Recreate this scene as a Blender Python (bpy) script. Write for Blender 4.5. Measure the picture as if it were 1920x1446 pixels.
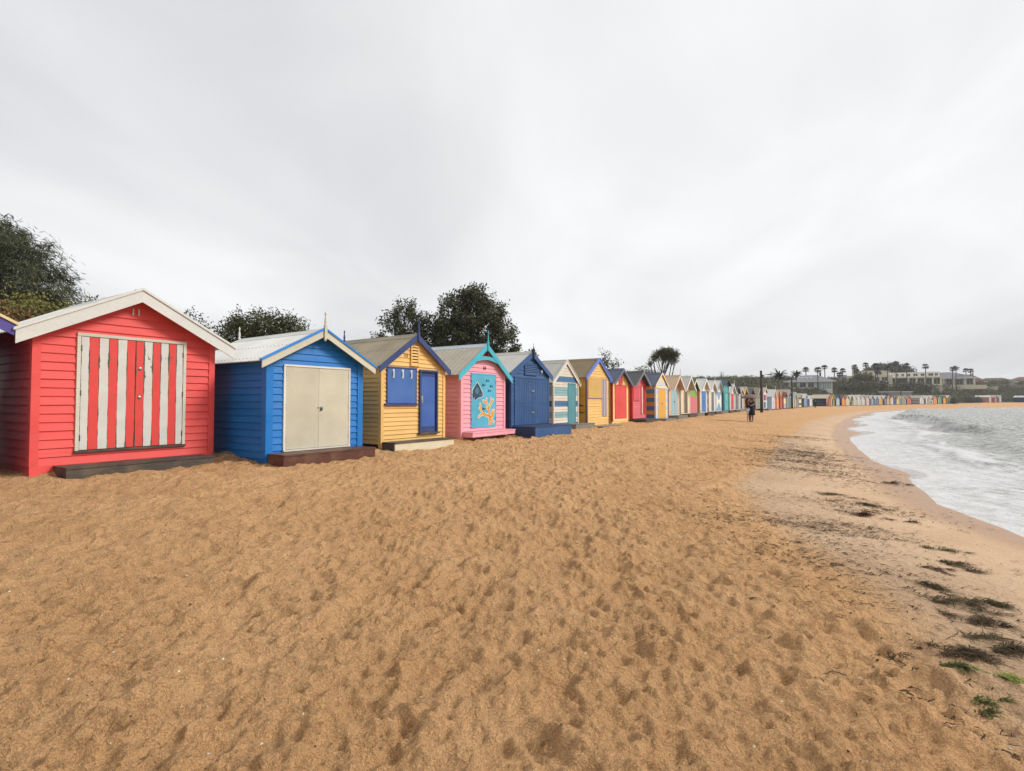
import bpy, bmesh, math, random
import numpy as np

# ------------------------------------------------------------------ clear
for o in list(bpy.data.objects):
    bpy.data.objects.remove(o, do_unlink=True)
SC = bpy.context.scene
COL = SC.collection
R = math.radians
rnd = random.Random(7)

# ------------------------------------------------------------------ camera
cam_d = bpy.data.cameras.new('camera')
cam_d.sensor_width = 36.0
cam_d.lens = 36.0 * 985 / 1920
cam_d.clip_start = 0.05
cam_d.clip_end = 5000
cam = bpy.data.objects.new('camera', cam_d)
COL.objects.link(cam)
cam.location = (0, 0, 1.6)
cam.rotation_euler = (R(90 + 1.80), 0, 0)
SC.camera = cam

# ------------------------------------------------------------------ sky, sun, exposure
SUN_AZ, SUN_EL = 92.0, 36.0           # degrees clockwise from +Y (camera forward), above horizon
world = bpy.data.worlds.new('World')
SC.world = world
world.use_nodes = True
nt = world.node_tree
nt.nodes.clear()
def wn(t, **kw):
    n = nt.nodes.new(t)
    for k, v in kw.items():
        setattr(n, k, v)
    return n
def wl(a, b):
    nt.links.new(a, b)
def wmath(op, a, b=None, c=None):
    n = wn('ShaderNodeMath', operation=op)
    for i, v in enumerate((a, b, c)):
        if v is None:
            continue
        if isinstance(v, (int, float)):
            n.inputs[i].default_value = v
        else:
            wl(v, n.inputs[i])
    return n.outputs[0]
sky = wn('ShaderNodeTexSky')
sky.sky_type = 'NISHITA'
sky.sun_disc = False
sky.sun_elevation = R(SUN_EL)
sky.sun_rotation = R(SUN_AZ)
bg_sky = wn('ShaderNodeBackground')
bg_sky.inputs['Strength'].default_value = 0.06
wl(sky.outputs[0], bg_sky.inputs['Color'])
tc = wn('ShaderNodeTexCoord')
sep = wn('ShaderNodeSeparateXYZ')
wl(tc.outputs['Generated'], sep.inputs[0])
zc = wmath('ADD', wmath('MAXIMUM', sep.outputs[2], 0.0), 0.22)
comb = wn('ShaderNodeCombineXYZ')
wl(wmath('DIVIDE', sep.outputs[0], zc), comb.inputs[0])
wl(wmath('DIVIDE', sep.outputs[1], zc), comb.inputs[1])
def cloud(rot, scl, loc, scale, detail, rough, dist=0.0):
    m = wn('ShaderNodeMapping')
    m.vector_type = 'TEXTURE'
    m.inputs['Location'].default_value = loc
    m.inputs['Rotation'].default_value = (0, 0, R(rot))
    m.inputs['Scale'].default_value = scl
    wl(comb.outputs[0], m.inputs['Vector'])
    n = wn('ShaderNodeTexNoise')
    n.inputs['Scale'].default_value = scale
    n.inputs['Detail'].default_value = detail
    n.inputs['Roughness'].default_value = rough
    n.inputs['Distortion'].default_value = dist
    wl(m.outputs[0], n.inputs['Vector'])
    return n.outputs['Fac']
c1 = cloud(-14, (1.0, 1.7, 1), (11.7, 6.7, 0), 0.62, 3, 0.5, 0.4)
c2 = cloud(-10, (1.0, 1.8, 1), (9.35, 2.55, 0), 1.7, 5, 0.52, 0.6)
lum = wmath('ADD', wmath('MULTIPLY', c1, 0.72), wmath('MULTIPLY', c2, 0.28))
mr = wn('ShaderNodeMapRange')
mr.inputs['From Min'].default_value = 0.34
mr.inputs['From Max'].default_value = 0.64
mr.inputs['To Min'].default_value = 0.0
mr.inputs['To Max'].default_value = 1.0
wl(lum, mr.inputs['Value'])
# thin cloud round the hidden sun lets more light through on the sea side
sd = (math.sin(R(50)) * math.cos(R(38)), math.cos(R(50)) * math.cos(R(38)), math.sin(R(38)))
dt = wn('ShaderNodeVectorMath', operation='DOT_PRODUCT')
wl(tc.outputs['Generated'], dt.inputs[0])
dt.inputs[1].default_value = sd
glow = wmath('POWER', wmath('MAXIMUM', wmath('MULTIPLY_ADD', dt.outputs['Value'], 0.5, 0.5), 0.0), 2.5)
ramp = wn('ShaderNodeMix', data_type='RGBA')
wl(mr.outputs[0], ramp.inputs['Factor'])
ramp.inputs['A'].default_value = (0.60, 0.615, 0.645, 1)
ramp.inputs['B'].default_value = (0.97, 0.975, 0.99, 1)
gm = wn('ShaderNodeMix', data_type='RGBA', blend_type='ADD')
gm.inputs['Factor'].default_value = 1.0
wl(ramp.outputs['Result'], gm.inputs['A'])
gcol = wn('ShaderNodeMix', data_type='RGBA')
wl(glow, gcol.inputs['Factor'])
gcol.inputs['A'].default_value = (0, 0, 0, 1)
gcol.inputs['B'].default_value = (0.19, 0.185, 0.17, 1)
wl(gcol.outputs['Result'], gm.inputs['B'])
bg_c = wn('ShaderNodeBackground')
bg_c.inputs['Strength'].default_value = 0.515
wl(gm.outputs['Result'], bg_c.inputs['Color'])
mixs = wn('ShaderNodeMixShader')
mixs.inputs[0].default_value = 0.96
wl(bg_sky.outputs[0], mixs.inputs[1])
wl(bg_c.outputs[0], mixs.inputs[2])
wo = wn('ShaderNodeOutputWorld')
wl(mixs.outputs[0], wo.inputs[0])

sun_d = bpy.data.lights.new('sun', 'SUN')
sun_d.energy = 1.5
sun_d.angle = R(17)
sun_d.color = (1.0, 0.97, 0.925)
sun = bpy.data.objects.new('sun', sun_d)
COL.objects.link(sun)
sun.location = (30, 10, 40)
sun.rotation_euler = (R(90 - SUN_EL), 0, R(180 - SUN_AZ))
SC.view_settings.view_transform = 'Standard'
SC.view_settings.look = 'None'
SC.view_settings.exposure = 0.9
SC.view_settings.gamma = 1.0
SC.view_settings.use_curve_mapping = False
SC.cycles.max_bounces = 6
SC.cycles.diffuse_bounces = 3
SC.cycles.glossy_bounces = 3
SC.cycles.caustics_reflective = False
SC.cycles.caustics_refractive = False

# ------------------------------------------------------------------ materials
def lin(c, k=1.0):
    out = []
    for v in c:
        v = v / 255.0
        out.append(k * (v / 12.92 if v <= 0.04045 else ((v + 0.055) / 1.055) ** 2.4))
    return tuple(out) + (1.0,)

class NT:
    def __init__(self, name):
        self.m = bpy.data.materials.new(name)
        self.m.use_nodes = True
        self.t = self.m.node_tree
        self.b = self.t.nodes['Principled BSDF']
    def n(self, t, **kw):
        x = self.t.nodes.new(t)
        for k, v in kw.items():
            setattr(x, k, v)
        return x
    def l(self, a, b):
        self.t.links.new(a, b)
    def math(self, op, a, b=None, c=None, clamp=False):
        n = self.n('ShaderNodeMath', operation=op)
        n.use_clamp = clamp
        for i, v in enumerate((a, b, c)):
            if v is None:
                continue
            if isinstance(v, (int, float)):
                n.inputs[i].default_value = v
            else:
                self.l(v, n.inputs[i])
        return n.outputs[0]
    def coord(self, kind='Object', scale=(1, 1, 1), rot=(0, 0, 0)):
        c = self.n('ShaderNodeTexCoord')
        mp = self.n('ShaderNodeMapping')
        mp.inputs['Scale'].default_value = scale
        mp.inputs['Rotation'].default_value = rot
        self.l(c.outputs[kind], mp.inputs[0])
        return mp.outputs[0]
    def noise(self, vec, scale, detail=3, rough=0.5, dist=0.0):
        n = self.n('ShaderNodeTexNoise')
        n.inputs['Scale'].default_value = scale
        n.inputs['Detail'].default_value = detail
        n.inputs['Roughness'].default_value = rough
        n.inputs['Distortion'].default_value = dist
        if vec is not None:
            self.l(vec, n.inputs['Vector'])
        return n.outputs['Fac']
    def rng(self, v, a, b, c=0.0, d=1.0, smooth=False):
        n = self.n('ShaderNodeMapRange')
        if smooth:
            n.interpolation_type = 'SMOOTHSTEP'
        for k, x in (('From Min', a), ('From Max', b), ('To Min', c), ('To Max', d)):
            n.inputs[k].default_value = x
        self.l(v, n.inputs['Value'])
        return n.outputs[0]
    def mix(self, f, a, b, mode='MIX'):
        n = self.n('ShaderNodeMix', data_type='RGBA', blend_type=mode)
        for k, v in (('Factor', f), ('A', a), ('B', b)):
            if isinstance(v, (int, float)):
                n.inputs[k].default_value = v
            elif isinstance(v, tuple):
                n.inputs[k].default_value = v
            else:
                self.l(v, n.inputs[k])
        return n.outputs['Result']
    def base(self, v):
        if isinstance(v, tuple):
            self.b.inputs['Base Color'].default_value = v
        else:
            self.l(v, self.b.inputs['Base Color'])
    def rough(self, v):
        if isinstance(v, (int, float)):
            self.b.inputs['Roughness'].default_value = v
        else:
            self.l(v, self.b.inputs['Roughness'])
    def spec(self, v):
        self.b.inputs['Specular IOR Level'].default_value = v
    def bump(self, h, strength=0.3, dist=0.01):
        n = self.n('ShaderNodeBump')
        n.inputs['Strength'].default_value = strength
        n.inputs['Distance'].default_value = dist
        self.l(h, n.inputs['Height'])
        self.l(n.outputs[0], self.b.inputs['Normal'])
    def attr(self, name, out='Fac'):
        a = self.n('ShaderNodeAttribute')
        a.attribute_name = name
        return a.outputs[out]

_paint = {}
def paint(rgb, wear=0.25, rough=0.55, k=0.84, grain=(2, 2, 30)):
    """weathered house paint over timber"""
    key = (rgb, wear, rough, grain)
    if key in _paint:
        return _paint[key]
    t = NT('paint_%d_%d_%d' % rgb)
    oi = t.n('ShaderNodeObjectInfo')
    v = t.coord('Object')
    n1 = t.noise(v, 1.7, 4, 0.6)
    n2 = t.noise(t.coord('Object', grain), 3.0, 5, 0.65)
    n3 = t.noise(v, 38, 3, 0.6)
    c = lin(rgb, k)
    drk = tuple(x * 0.70 for x in c[:3]) + (1,)
    lgt = tuple(min(1, x * 1.10 + 0.022) for x in c[:3]) + (1,)
    col = t.mix(t.rng(n1, 0.35, 0.7), c, lgt)
    col = t.mix(t.math('MULTIPLY', t.rng(n2, 0.46, 0.74), wear), col, drk)
    col = t.mix(t.math('MULTIPLY', t.rng(n3, 0.60, 0.72), wear * 0.7), col, (0.16, 0.13, 0.10, 1))
    vv = t.math('MULTIPLY_ADD', oi.outputs['Random'], 0.10, 0.95)
    hs = t.n('ShaderNodeHueSaturation')
    t.l(vv, hs.inputs['Value'])
    t.l(col, hs.inputs['Color'])
    t.base(hs.outputs[0])
    t.rough(t.rng(n1, 0.3, 0.7, rough - 0.08, rough + 0.12))
    t.spec(0.3)
    t.bump(t.math('ADD', t.math('MULTIPLY', n2, 0.6), t.math('MULTIPLY', n3, 0.4)), 0.25, 0.004)
    _paint[key] = t.m
    return t.m

def peeling(rgb):
    """painted door plank flaking to bare dark wood along its edges"""
    t = NT('peeling_paint_%d_%d_%d' % rgb)
    tcn = t.n('ShaderNodeTexCoord')
    sp = t.n('ShaderNodeSeparateXYZ')
    t.l(tcn.outputs['Generated'], sp.inputs[0])
    oi = t.n('ShaderNodeObjectInfo')
    edge = t.math('MULTIPLY', t.math('ABSOLUTE', t.math('SUBTRACT', sp.outputs[0], 0.5)), 2.0)
    v = t.coord('Object', (3.5, 1, 1))
    n1 = t.noise(v, 5, 6, 0.7)
    n2 = t.noise(t.coord('Object', (14, 1, 3)), 4, 5, 0.7)
    n4 = t.noise(t.coord('Object'), 1.3, 2, 0.5)
    m = t.math('ADD', t.math('POWER', edge, 7.0), t.math('MULTIPLY', t.math('SUBTRACT', n1, 0.5), 2.3))
    m = t.math('ADD', m, t.math('MULTIPLY', t.math('SUBTRACT', n4, 0.56), 2.2))
    chip = t.rng(m, 0.50, 0.54)
    spots = t.rng(n2, 0.70, 0.715)
    c = lin(rgb, 0.80)
    body = t.mix(t.rng(t.noise(t.coord('Object'), 2.2, 5, 0.6), 0.4, 0.75), c, tuple(x * 0.86 for x in c[:3]) + (1,))
    wood = t.mix(n1, (0.05, 0.04, 0.03, 1), (0.17, 0.13, 0.09, 1))
    t.base(t.mix(t.math('MAXIMUM', chip, spots), body, wood))
    t.rough(0.6)
    t.spec(0.25)
    t.bump(t.math('SUBTRACT', t.math('MULTIPLY', n2, 0.2), t.math('MAXIMUM', chip, spots)), 0.35, 0.004)
    return t.m

def timber(name, a, b, rough=0.7, grain=(1.2, 14, 14)):
    t = NT(name)
    v = t.coord('Object', grain)
    n = t.noise(v, 3.0, 6, 0.7, 0.3)
    n2 = t.noise(t.coord('Object'), 2.0, 4, 0.6)
    oi = t.n('ShaderNodeObjectInfo')
    col = t.mix(t.rng(n, 0.3, 0.72), a, b)
    col = t.mix(t.math('MULTIPLY', t.rng(n2, 0.5, 0.8), 0.5), col, (0.30, 0.21, 0.12, 1))
    hs = t.n('ShaderNodeHueSaturation')
    t.l(t.math('MULTIPLY_ADD', oi.outputs['Random'], 0.4, 0.8), hs.inputs['Value'])
    t.l(col, hs.inputs['Color'])
    t.base(hs.outputs[0])
    t.rough(rough)
    t.bump(n, 0.6, 0.006)
    return t.m

def metal_roof(name, rgb, stain, amount=0.5):
    t = NT(name)
    v = t.coord('Object')
    n = t.noise(v, 1.1, 5, 0.65)
    n2 = t.noise(t.coord('Object', (1.0, 9, 1.0)), 2.4, 5, 0.7)
    c = lin(rgb, 0.80)
    col = t.mix(t.math('MULTIPLY', t.rng(n, 0.40, 0.75), amount), c, stain)
    col = t.mix(t.math('MULTIPLY', t.rng(n2, 0.52, 0.8), amount), col, tuple(x * 0.6 for x in c[:3]) + (1,))
    t.base(col)
    t.rough(0.55)
    t.b.inputs['Metallic'].default_value = 0.0
    t.spec(0.35)
    return t.m

def plain(name, rgb, rough=0.6, k=0.8, var=0.2, scale=6.0, metal=0.0, spec=0.4):
    t = NT(name)
    n = t.noise(t.coord('Object'), scale, 4, 0.6)
    c = lin(rgb, k)
    t.base(t.mix(t.math('MULTIPLY', t.rng(n, 0.35, 0.75), var), c, tuple(x * 0.45 for x in c[:3]) + (1,)))
    t.rough(rough)
    t.b.inputs['Metallic'].default_value = metal
    t.spec(spec)
    return t.m

M = {}
M['steel'] = plain('galvanised_steel', (190, 190, 188), 0.35, 0.9, 0.4, 30, 0.8)
M['dark_steel'] = plain('dark_steel', (60, 58, 56), 0.5, 0.9, 0.4, 30, 0.3)
M['black_gap'] = plain('shadow_black_paint', (30, 28, 28), 0.8, 0.8)
M['deck_dark'] = timber('weathered_dark_timber', (0.030, 0.025, 0.022, 1), (0.10, 0.075, 0.055, 1))
M['deck_merbau'] = timber('red_brown_decking', (0.045, 0.015, 0.009, 1), (0.16, 0.048, 0.026, 1), 0.5)
M['deck_grey'] = timber('weathered_grey_timber', (0.12, 0.11, 0.10, 1), (0.30, 0.27, 0.23, 1))
M['pole_wood'] = timber('tarred_pole_timber', (0.018, 0.012, 0.010, 1), (0.055, 0.036, 0.028, 1), 0.8, (14, 14, 1.2))
M['roof_white'] = metal_roof('white_corrugated_iron', (236, 235, 230), (0.42, 0.40, 0.35, 1), 0.35)
M['roof_tan'] = metal_roof('dirty_tan_corrugated_iron', (172, 160, 136), (0.16, 0.13, 0.085, 1), 0.6)
M['roof_beige'] = metal_roof('beige_corrugated_iron', (200, 190, 172), (0.32, 0.28, 0.21, 1), 0.45)
M['roof_grey'] = metal_roof('pale_grey_corrugated_iron', (205, 203, 195), (0.35, 0.33, 0.30, 1), 0.35)
M['roof_brown'] = metal_roof('brown_corrugated_iron', (150, 130, 98), (0.12, 0.095, 0.06, 1), 0.5)
M['roof_slate'] = metal_roof('slate_blue_corrugated_iron', (92, 102, 124), (0.06, 0.065, 0.08, 1), 0.45)
M['roof_char'] = metal_roof('charcoal_corrugated_iron', (92, 92, 94), (0.06, 0.06, 0.06, 1), 0.45)
M['roof_peach'] = metal_roof('peach_corrugated_iron', (222, 190, 158), (0.40, 0.30, 0.22, 1), 0.4)
M['roof_red'] = metal_roof('rusty_red_roofing', (140, 85, 75), (0.13, 0.07, 0.05, 1), 0.5)

# ------------------------------------------------------------------ mesh builder
class MB:
    def __init__(self):
        self.v, self.f, self.m = [], [], []
    def add(self, vs, fs, mi=0):
        o = len(self.v)
        self.v += [tuple(p) for p in vs]
        for f in fs:
            self.f.append(tuple(o + i for i in f))
            self.m.append(mi)
    def hexa(self, p, mi=0):
        # p: 8 points, bottom ring 0-3, top ring 4-7
        self.add(p, [(3, 2, 1, 0), (4, 5, 6, 7), (0, 1, 5, 4), (1, 2, 6, 5), (2, 3, 7, 6), (3, 0, 4, 7)], mi)
    def box(self, a, b, mi=0):
        x0, y0, z0 = a
        x1, y1, z1 = b
        self.hexa([(x0, y0, z0), (x1, y0, z0), (x1, y1, z0), (x0, y1, z0),
                   (x0, y0, z1), (x1, y0, z1), (x1, y1, z1), (x0, y1, z1)], mi)
    def prism(self, poly, d, mi=0):
        """poly: list of 3-D points (planar), d: extrusion vector"""
        n = len(poly)
        q = [tuple(p[i] + d[i] for i in range(3)) for p in poly]
        fs = [tuple(range(n))[::-1], tuple(range(n, 2 * n))]
        for i in range(n):
            j = (i + 1) % n
            fs.append((i, j, n + j, n + i))
        self.add(list(poly) + q, fs, mi)
    def tube(self, path, radii, n=6, mi=0, caps=True):
        path = [np.array(p, float) for p in path]
        rings = []
        up = np.array([0.31, 0.17, 0.93])
        for i, p in enumerate(path):
            t = path[min(i + 1, len(path) - 1)] - path[max(i - 1, 0)]
            t = t / (np.linalg.norm(t) + 1e-9)
            a = np.cross(t, up)
            if np.linalg.norm(a) < 0.05:
                a = np.cross(t, np.array([1.0, 0, 0]))
            a /= np.linalg.norm(a)
            b = np.cross(t, a)
            r = radii[i] if hasattr(radii, '__len__') else radii
            rings.append([tuple(p + r * (math.cos(2 * math.pi * k / n) * a + math.sin(2 * math.pi * k / n) * b)) for k in range(n)])
        vs = [q for ring in rings for q in ring]
        fs = []
        for i in range(len(path) - 1):
            for k in range(n):
                k2 = (k + 1) % n
                fs.append((i * n + k, i * n + k2, (i + 1) * n + k2, (i + 1) * n + k))
        if caps:
            fs.append(tuple(range(n))[::-1])
            fs.append(tuple(range((len(path) - 1) * n, len(path) * n)))
        self.add(vs, fs, mi)
    def lathe(self, prof, c=(0, 0, 0), n=10, mi=0):
        """prof: list of (r, z)"""
        vs = []
        for r, z in prof:
            for k in range(n):
                a = 2 * math.pi * k / n
                vs.append((c[0] + r * math.cos(a), c[1] + r * math.sin(a), c[2] + z))
        fs = []
        for i in range(len(prof) - 1):
            for k in range(n):
                k2 = (k + 1) % n
                fs.append((i * n + k, i * n + k2, (i + 1) * n + k2, (i + 1) * n + k))
        fs.append(tuple(range(n))[::-1])
        fs.append(tuple(range((len(prof) - 1) * n, len(prof) * n)))
        self.add(vs, fs, mi)
    def build(self, name, mats, parent=None, smooth=False, kind=None):
        me = bpy.data.meshes.new(name)
        me.from_pydata(self.v, [], self.f)
        if not isinstance(mats, (list, tuple)):
            mats = [mats]
        for m in mats:
            me.materials.append(m)
        if len(mats) > 1:
            me.polygons.foreach_set('material_index', self.m)
        if smooth:
            me.polygons.foreach_set('use_smooth', [True] * len(me.polygons))
        me.update()
        o = bpy.data.objects.new(name, me)
        COL.objects.link(o)
        if parent is not None:
            o.parent = parent
        if kind:
            o['kind'] = kind
        return o

def np_mesh(name, V, F, mats, parent=None, mi=None, smooth=False, attrs=None):
    """V (n,3), F (m,k) numpy"""
    me = bpy.data.meshes.new(name)
    V = np.ascontiguousarray(V, np.float32)
    F = np.ascontiguousarray(F, np.int32)
    m, k = F.shape
    me.vertices.add(len(V))
    me.vertices.foreach_set('co', V.ravel())
    me.loops.add(m * k)
    me.loops.foreach_set('vertex_index', F.ravel())
    me.polygons.add(m)
    me.polygons.foreach_set('loop_start', np.arange(0, m * k, k, dtype=np.int32))
    me.polygons.foreach_set('loop_total', np.full(m, k, np.int32))
    for a in (mats if isinstance(mats, (list, tuple)) else [mats]):
        me.materials.append(a)
    if mi is not None:
        me.polygons.foreach_set('material_index', np.ascontiguousarray(mi, np.int32))
    if smooth:
        me.polygons.foreach_set('use_smooth', np.ones(m, bool))
    me.update(calc_edges=True)
    for an, (dom, arr) in (attrs or {}).items():
        at = me.attributes.new(an, 'FLOAT', dom)
        at.data.foreach_set('value', np.ascontiguousarray(arr, np.float32))
    o = bpy.data.objects.new(name, me)
    COL.objects.link(o)
    if parent is not None:
        o.parent = parent
    return o

def tag(o, label, cat=None, group=None, kind=None):
    o['label'] = label
    if cat:
        o['category'] = cat
    if group:
        o['group'] = group
    if kind:
        o['kind'] = kind
    return o

def empty(name, loc, rz=0.0):
    o = bpy.data.objects.new(name, None)
    COL.objects.link(o)
    o.location = loc
    o.rotation_euler = (0, 0, rz)
    o.empty_display_size = 0.2
    return o

# ------------------------------------------------------------------ numpy noise
def _h(ix, iy, seed):
    n = (ix.astype(np.int64) * 374761393 + iy.astype(np.int64) * 668265263 + seed * 1442695041) & 0xffffffff
    n = ((n ^ (n >> 13)) * 1274126177) & 0xffffffff
    n = n ^ (n >> 16)
    return (n & 0xffff).astype(np.float64) / 65535.0
def vnoise(x, y, seed=0):
    ix, iy = np.floor(x), np.floor(y)
    fx, fy = x - ix, y - iy
    fx = fx * fx * fx * (fx * (fx * 6 - 15) + 10)
    fy = fy * fy * fy * (fy * (fy * 6 - 15) + 10)
    a, b = _h(ix, iy, seed), _h(ix + 1, iy, seed)
    c, d = _h(ix, iy + 1, seed), _h(ix + 1, iy + 1, seed)
    return (a + (b - a) * fx) * (1 - fy) + (c + (d - c) * fx) * fy
def fbm(x, y, oct=4, seed=0, gain=0.5):
    s, a, tot = 0.0, 1.0, 0.0
    for i in range(oct):
        s = s + a * vnoise(x * 2 ** i + 17.3 * i, y * 2 ** i - 9.1 * i, seed + i)
        tot += a
        a *= gain
    return s / tot
def sstep(x, a, b):
    t = np.clip((x - a) / (b - a), 0, 1)
    return t * t * (3 - 2 * t)

# ------------------------------------------------------------------ beach plan: waterline and row of boxes (metres)
SHORE = np.array([(2, -60), (4.5, -25), (6.6, -8), (7.1, 2), (7.5, 7.6), (8.2, 10), (10.6, 14.2), (12.1, 17.5), (14.4, 21.8), (19.2, 30),
                  (24.8, 39), (39, 60), (66, 96), (90, 122), (105, 134), (142, 156), (190, 188), (235, 205), (420, 250), (900, 330)], float)
ROWL = np.array([(-34, -31), (-18, -6.5), (-8.0, 8.8), (3.7, 26.0), (20.2, 52), (33, 71), (47, 94), (64, 118), (83, 138), (104, 155), (122, 170),
                 (142, 179), (156, 186), (190, 206), (250, 230), (430, 280), (900, 370)], float)
def sdist(X, Y, P):
    """signed distance to polyline, positive on its left (inland) side"""
    best = np.full(X.shape, 1e9)
    sgn = np.ones(X.shape)
    for (x0, y0), (x1, y1) in zip(P[:-1], P[1:]):
        dx, dy = x1 - x0, y1 - y0
        L2 = dx * dx + dy * dy
        t = np.clip(((X - x0) * dx + (Y - y0) * dy) / L2, 0, 1)
        ex, ey = X - (x0 + t * dx), Y - (y0 + t * dy)
        d = ex * ex + ey * ey
        cr = dx * (Y - y0) - dy * (X - x0)
        up = d < best
        best = np.where(up, d, best)
        sgn = np.where(up, np.sign(cr), sgn)
    return np.sqrt(best) * sgn
SEA = -0.36
def row_level(Y):
    return np.interp(Y, [0, 10, 40, 140, 165, 185, 206, 260], [0.33, 0.36, 0.47, 0.5, 0.6, 0.95, 1.4, 1.6])
def hill_height(Y):
    return np.interp(Y, [0, 30, 60, 100, 150, 200, 260], [1.0, 1.2, 1.9, 3.4, 5.6, 8.0, 9.5])
def ground_base(X, Y):
    X = np.asarray(X, float)
    Y = np.asarray(Y, float)
    ds = sdist(X, Y, SHORE)
    dr = -sdist(X, Y, ROWL)
    rl = row_level(Y)
    t = np.clip(ds / np.maximum(ds + dr, 0.5), 0, 1)
    t = np.where(dr <= 0, 1.0, t)
    z = SEA + (rl - SEA) * np.maximum(t, 1e-6) ** 0.76
    z = np.where(ds < 0, SEA + np.maximum(0.055 * ds, -3.0), z)
    back = np.maximum(-dr, 0)
    z = z + hill_height(Y) * sstep(back, 2.0, 46.0)
    return z, ds, dr
def gz(x, y):
    return float(ground_base(np.array([x]), np.array([y]))[0][0])

def grow(start, stop, step0, ratio, origin=0.0):
    xs = [start]
    while xs[-1] < stop:
        xs.append(xs[-1] + max(step0, ratio * abs(xs[-1] - origin)))
    return xs
xp = grow(0.0, 420.0, 0.017, 0.0115)
xn = grow(0.0, 14.0, 0.017, 0.0115)
xn2 = grow(xn[-1] + 0.5, 260.0, 0.5, 0.06)
gx = np.array(sorted([-v for v in xn2] + [-v for v in xn[1:]] + xp))
yf = grow(1.4, 430.0, 0.016, 0.0066)
yb = [-60, -40, -25, -15, -9, -5.5, -3.2, -1.8, -0.8, -0.1, 0.4, 0.75, 1.0, 1.2, 1.32]
gy = np.array(yb + yf)
GX, GY = np.meshgrid(gx, gy)
GZ, DS, DR = ground_base(GX, GY)
# relief: trampled dry sand, calmer on the tide-washed strip
dry = sstep(DS * (1 + 0.022 * np.clip(GY - 5, 0, 24)) + 1.2 * (fbm(GX * 0.4, GY * 0.4, 2, 57) - 0.5), 3.5, 4.7) * sstep(DR, -5.0, -3.0)
veg = sstep(-DR, 0.6, 3.5)
near = np.clip(1.15 - GY / 90.0, 0.25, 1)
w1 = fbm(GX * 0.45, GY * 0.45, 2, 3)
wx = GX + 0.22 * (fbm(GX * 1.7, GY * 1.7, 2, 21) - 0.5)
wy = GY + 0.22 * (fbm(GX * 1.7, GY * 1.7, 2, 22) - 0.5)
n_a = fbm(wx * 2.7, wy * 2.7, 2, 5)
n_b = fbm(wx * 6.2, wy * 6.2, 2, 8)
ridge = 1 - np.abs(2 * fbm(wx * 3.6, wy * 3.6, 2, 12) - 1) * 2.2
n_c = fbm(GX * 19, GY * 19, 2, 15)
rel = (w1 - 0.5) * 0.07 + (n_a - 0.5) * 0.095 + (n_b - 0.5) * 0.060 + np.clip(ridge, -0.4, 1) * 0.022 + (n_c - 0.5) * 0.036 + (fbm(GX * 38, GY * 38, 1, 16) - 0.5) * 0.020 * (GY < 9)
GZ = GZ + rel * dry * near + (fbm(GX * 0.8, GY * 0.8, 3, 31) - 0.5) * 0.03 * (1 - dry) * sstep(DS, -0.5, 0.8)
def bowls(X, Y, cell, seed):
    x, y = X / cell, Y / cell
    ix, iy = np.floor(x), np.floor(y)
    best = np.full(X.shape, 9.0)
    amp_ = np.ones(X.shape)
    for a in (-1, 0, 1):
        for b in (-1, 0, 1):
            cx, cy = ix + a, iy + b
            px, py = cx + _h(cx, cy, seed), cy + _h(cx, cy, seed + 7)
            st = 0.7 + 0.9 * _h(cx, cy, seed + 13)
            q_ = (x - px) ** 2 * st + (y - py) ** 2 / st
            up = q_ < best
            best = np.where(up, q_, best)
            amp_ = np.where(up, 0.35 + 0.65 * _h(cx, cy, seed + 19), amp_)
    return np.minimum(best, 0.9) * amp_
bx_ = GX + 0.10 * (fbm(GX * 6, GY * 6, 2, 91) - 0.5)
by_ = GY + 0.10 * (fbm(GX * 6, GY * 6, 2, 92) - 0.5)
fine_ok = np.clip(1.25 - GY / 26.0, 0.25, 1)
GZ = GZ + dry * (bowls(bx_, by_, 0.33, 101) * 0.066 + bowls(bx_, by_, 0.15, 131) * 0.056 * fine_ok - 0.04)
# sand drifted against the foot of the nearest boxes
for (hx, hy, ha, hw, hd) in ((-8.04, 8.82, 32, 2.95, 3.0), (-5.17, 11.08, 34.1, 2.47, 3.1), (-3.49, 14.02, 34.6, 2.46, 3.0), (-1.67, 17.08, 31.3, 2.64, 3.0), (-0.04, 19.72, 33, 2.86, 2.8)):
    a_ = R(ha)
    lu = (GX - hx) * math.sin(a_) + (GY - hy) * math.cos(a_)
    lv = -(GX - hx) * math.cos(a_) + (GY - hy) * math.sin(a_)
    ou = np.maximum(np.maximum(-lu, lu - hw), 0)
    ov = np.maximum(np.maximum(-lv, lv - hd), 0)
    dd_ = np.sqrt(ou ** 2 + ov ** 2)
    GZ = GZ + 0.13 * np.exp(-(dd_ / 0.35) ** 2) * np.clip(fbm(GX * 1.6, GY * 1.6, 3, 140) - 0.34, 0, 1) * 1.6
# footprints
frng = np.random.default_rng(5)
def stamp(cx, cy, ang, L, W, depth, rim):
    i0, i1 = np.searchsorted(gx, [cx - 0.42, cx + 0.42])
    j0, j1 = np.searchsorted(gy, [cy - 0.42, cy + 0.42])
    if i1 - i0 < 2 or j1 - j0 < 2:
        return
    X = GX[j0:j1, i0:i1] - cx
    Y = GY[j0:j1, i0:i1] - cy
    u = X * math.cos(ang) + Y * math.sin(ang)
    v = -X * math.sin(ang) + Y * math.cos(ang)
    wob = 1 + 0.30 * (fbm((X + cx) * 9, (Y + cy) * 9, 2, 40) - 0.5) * 2
    q = np.sqrt((u / L) ** 2 + (v / (W * (1 + 0.35 * u / L))) ** 2) * wob
    dent = -depth * (1 - sstep(q, 0.35, 1.0)) * (0.75 + 0.45 * u / L * 0.6)
    lip = rim * np.exp(-((q - 1.12) / 0.20) ** 2)
    GZ[j0:j1, i0:i1] += (dent + lip) * dry[j0:j1, i0:i1]
nfp = 0
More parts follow.
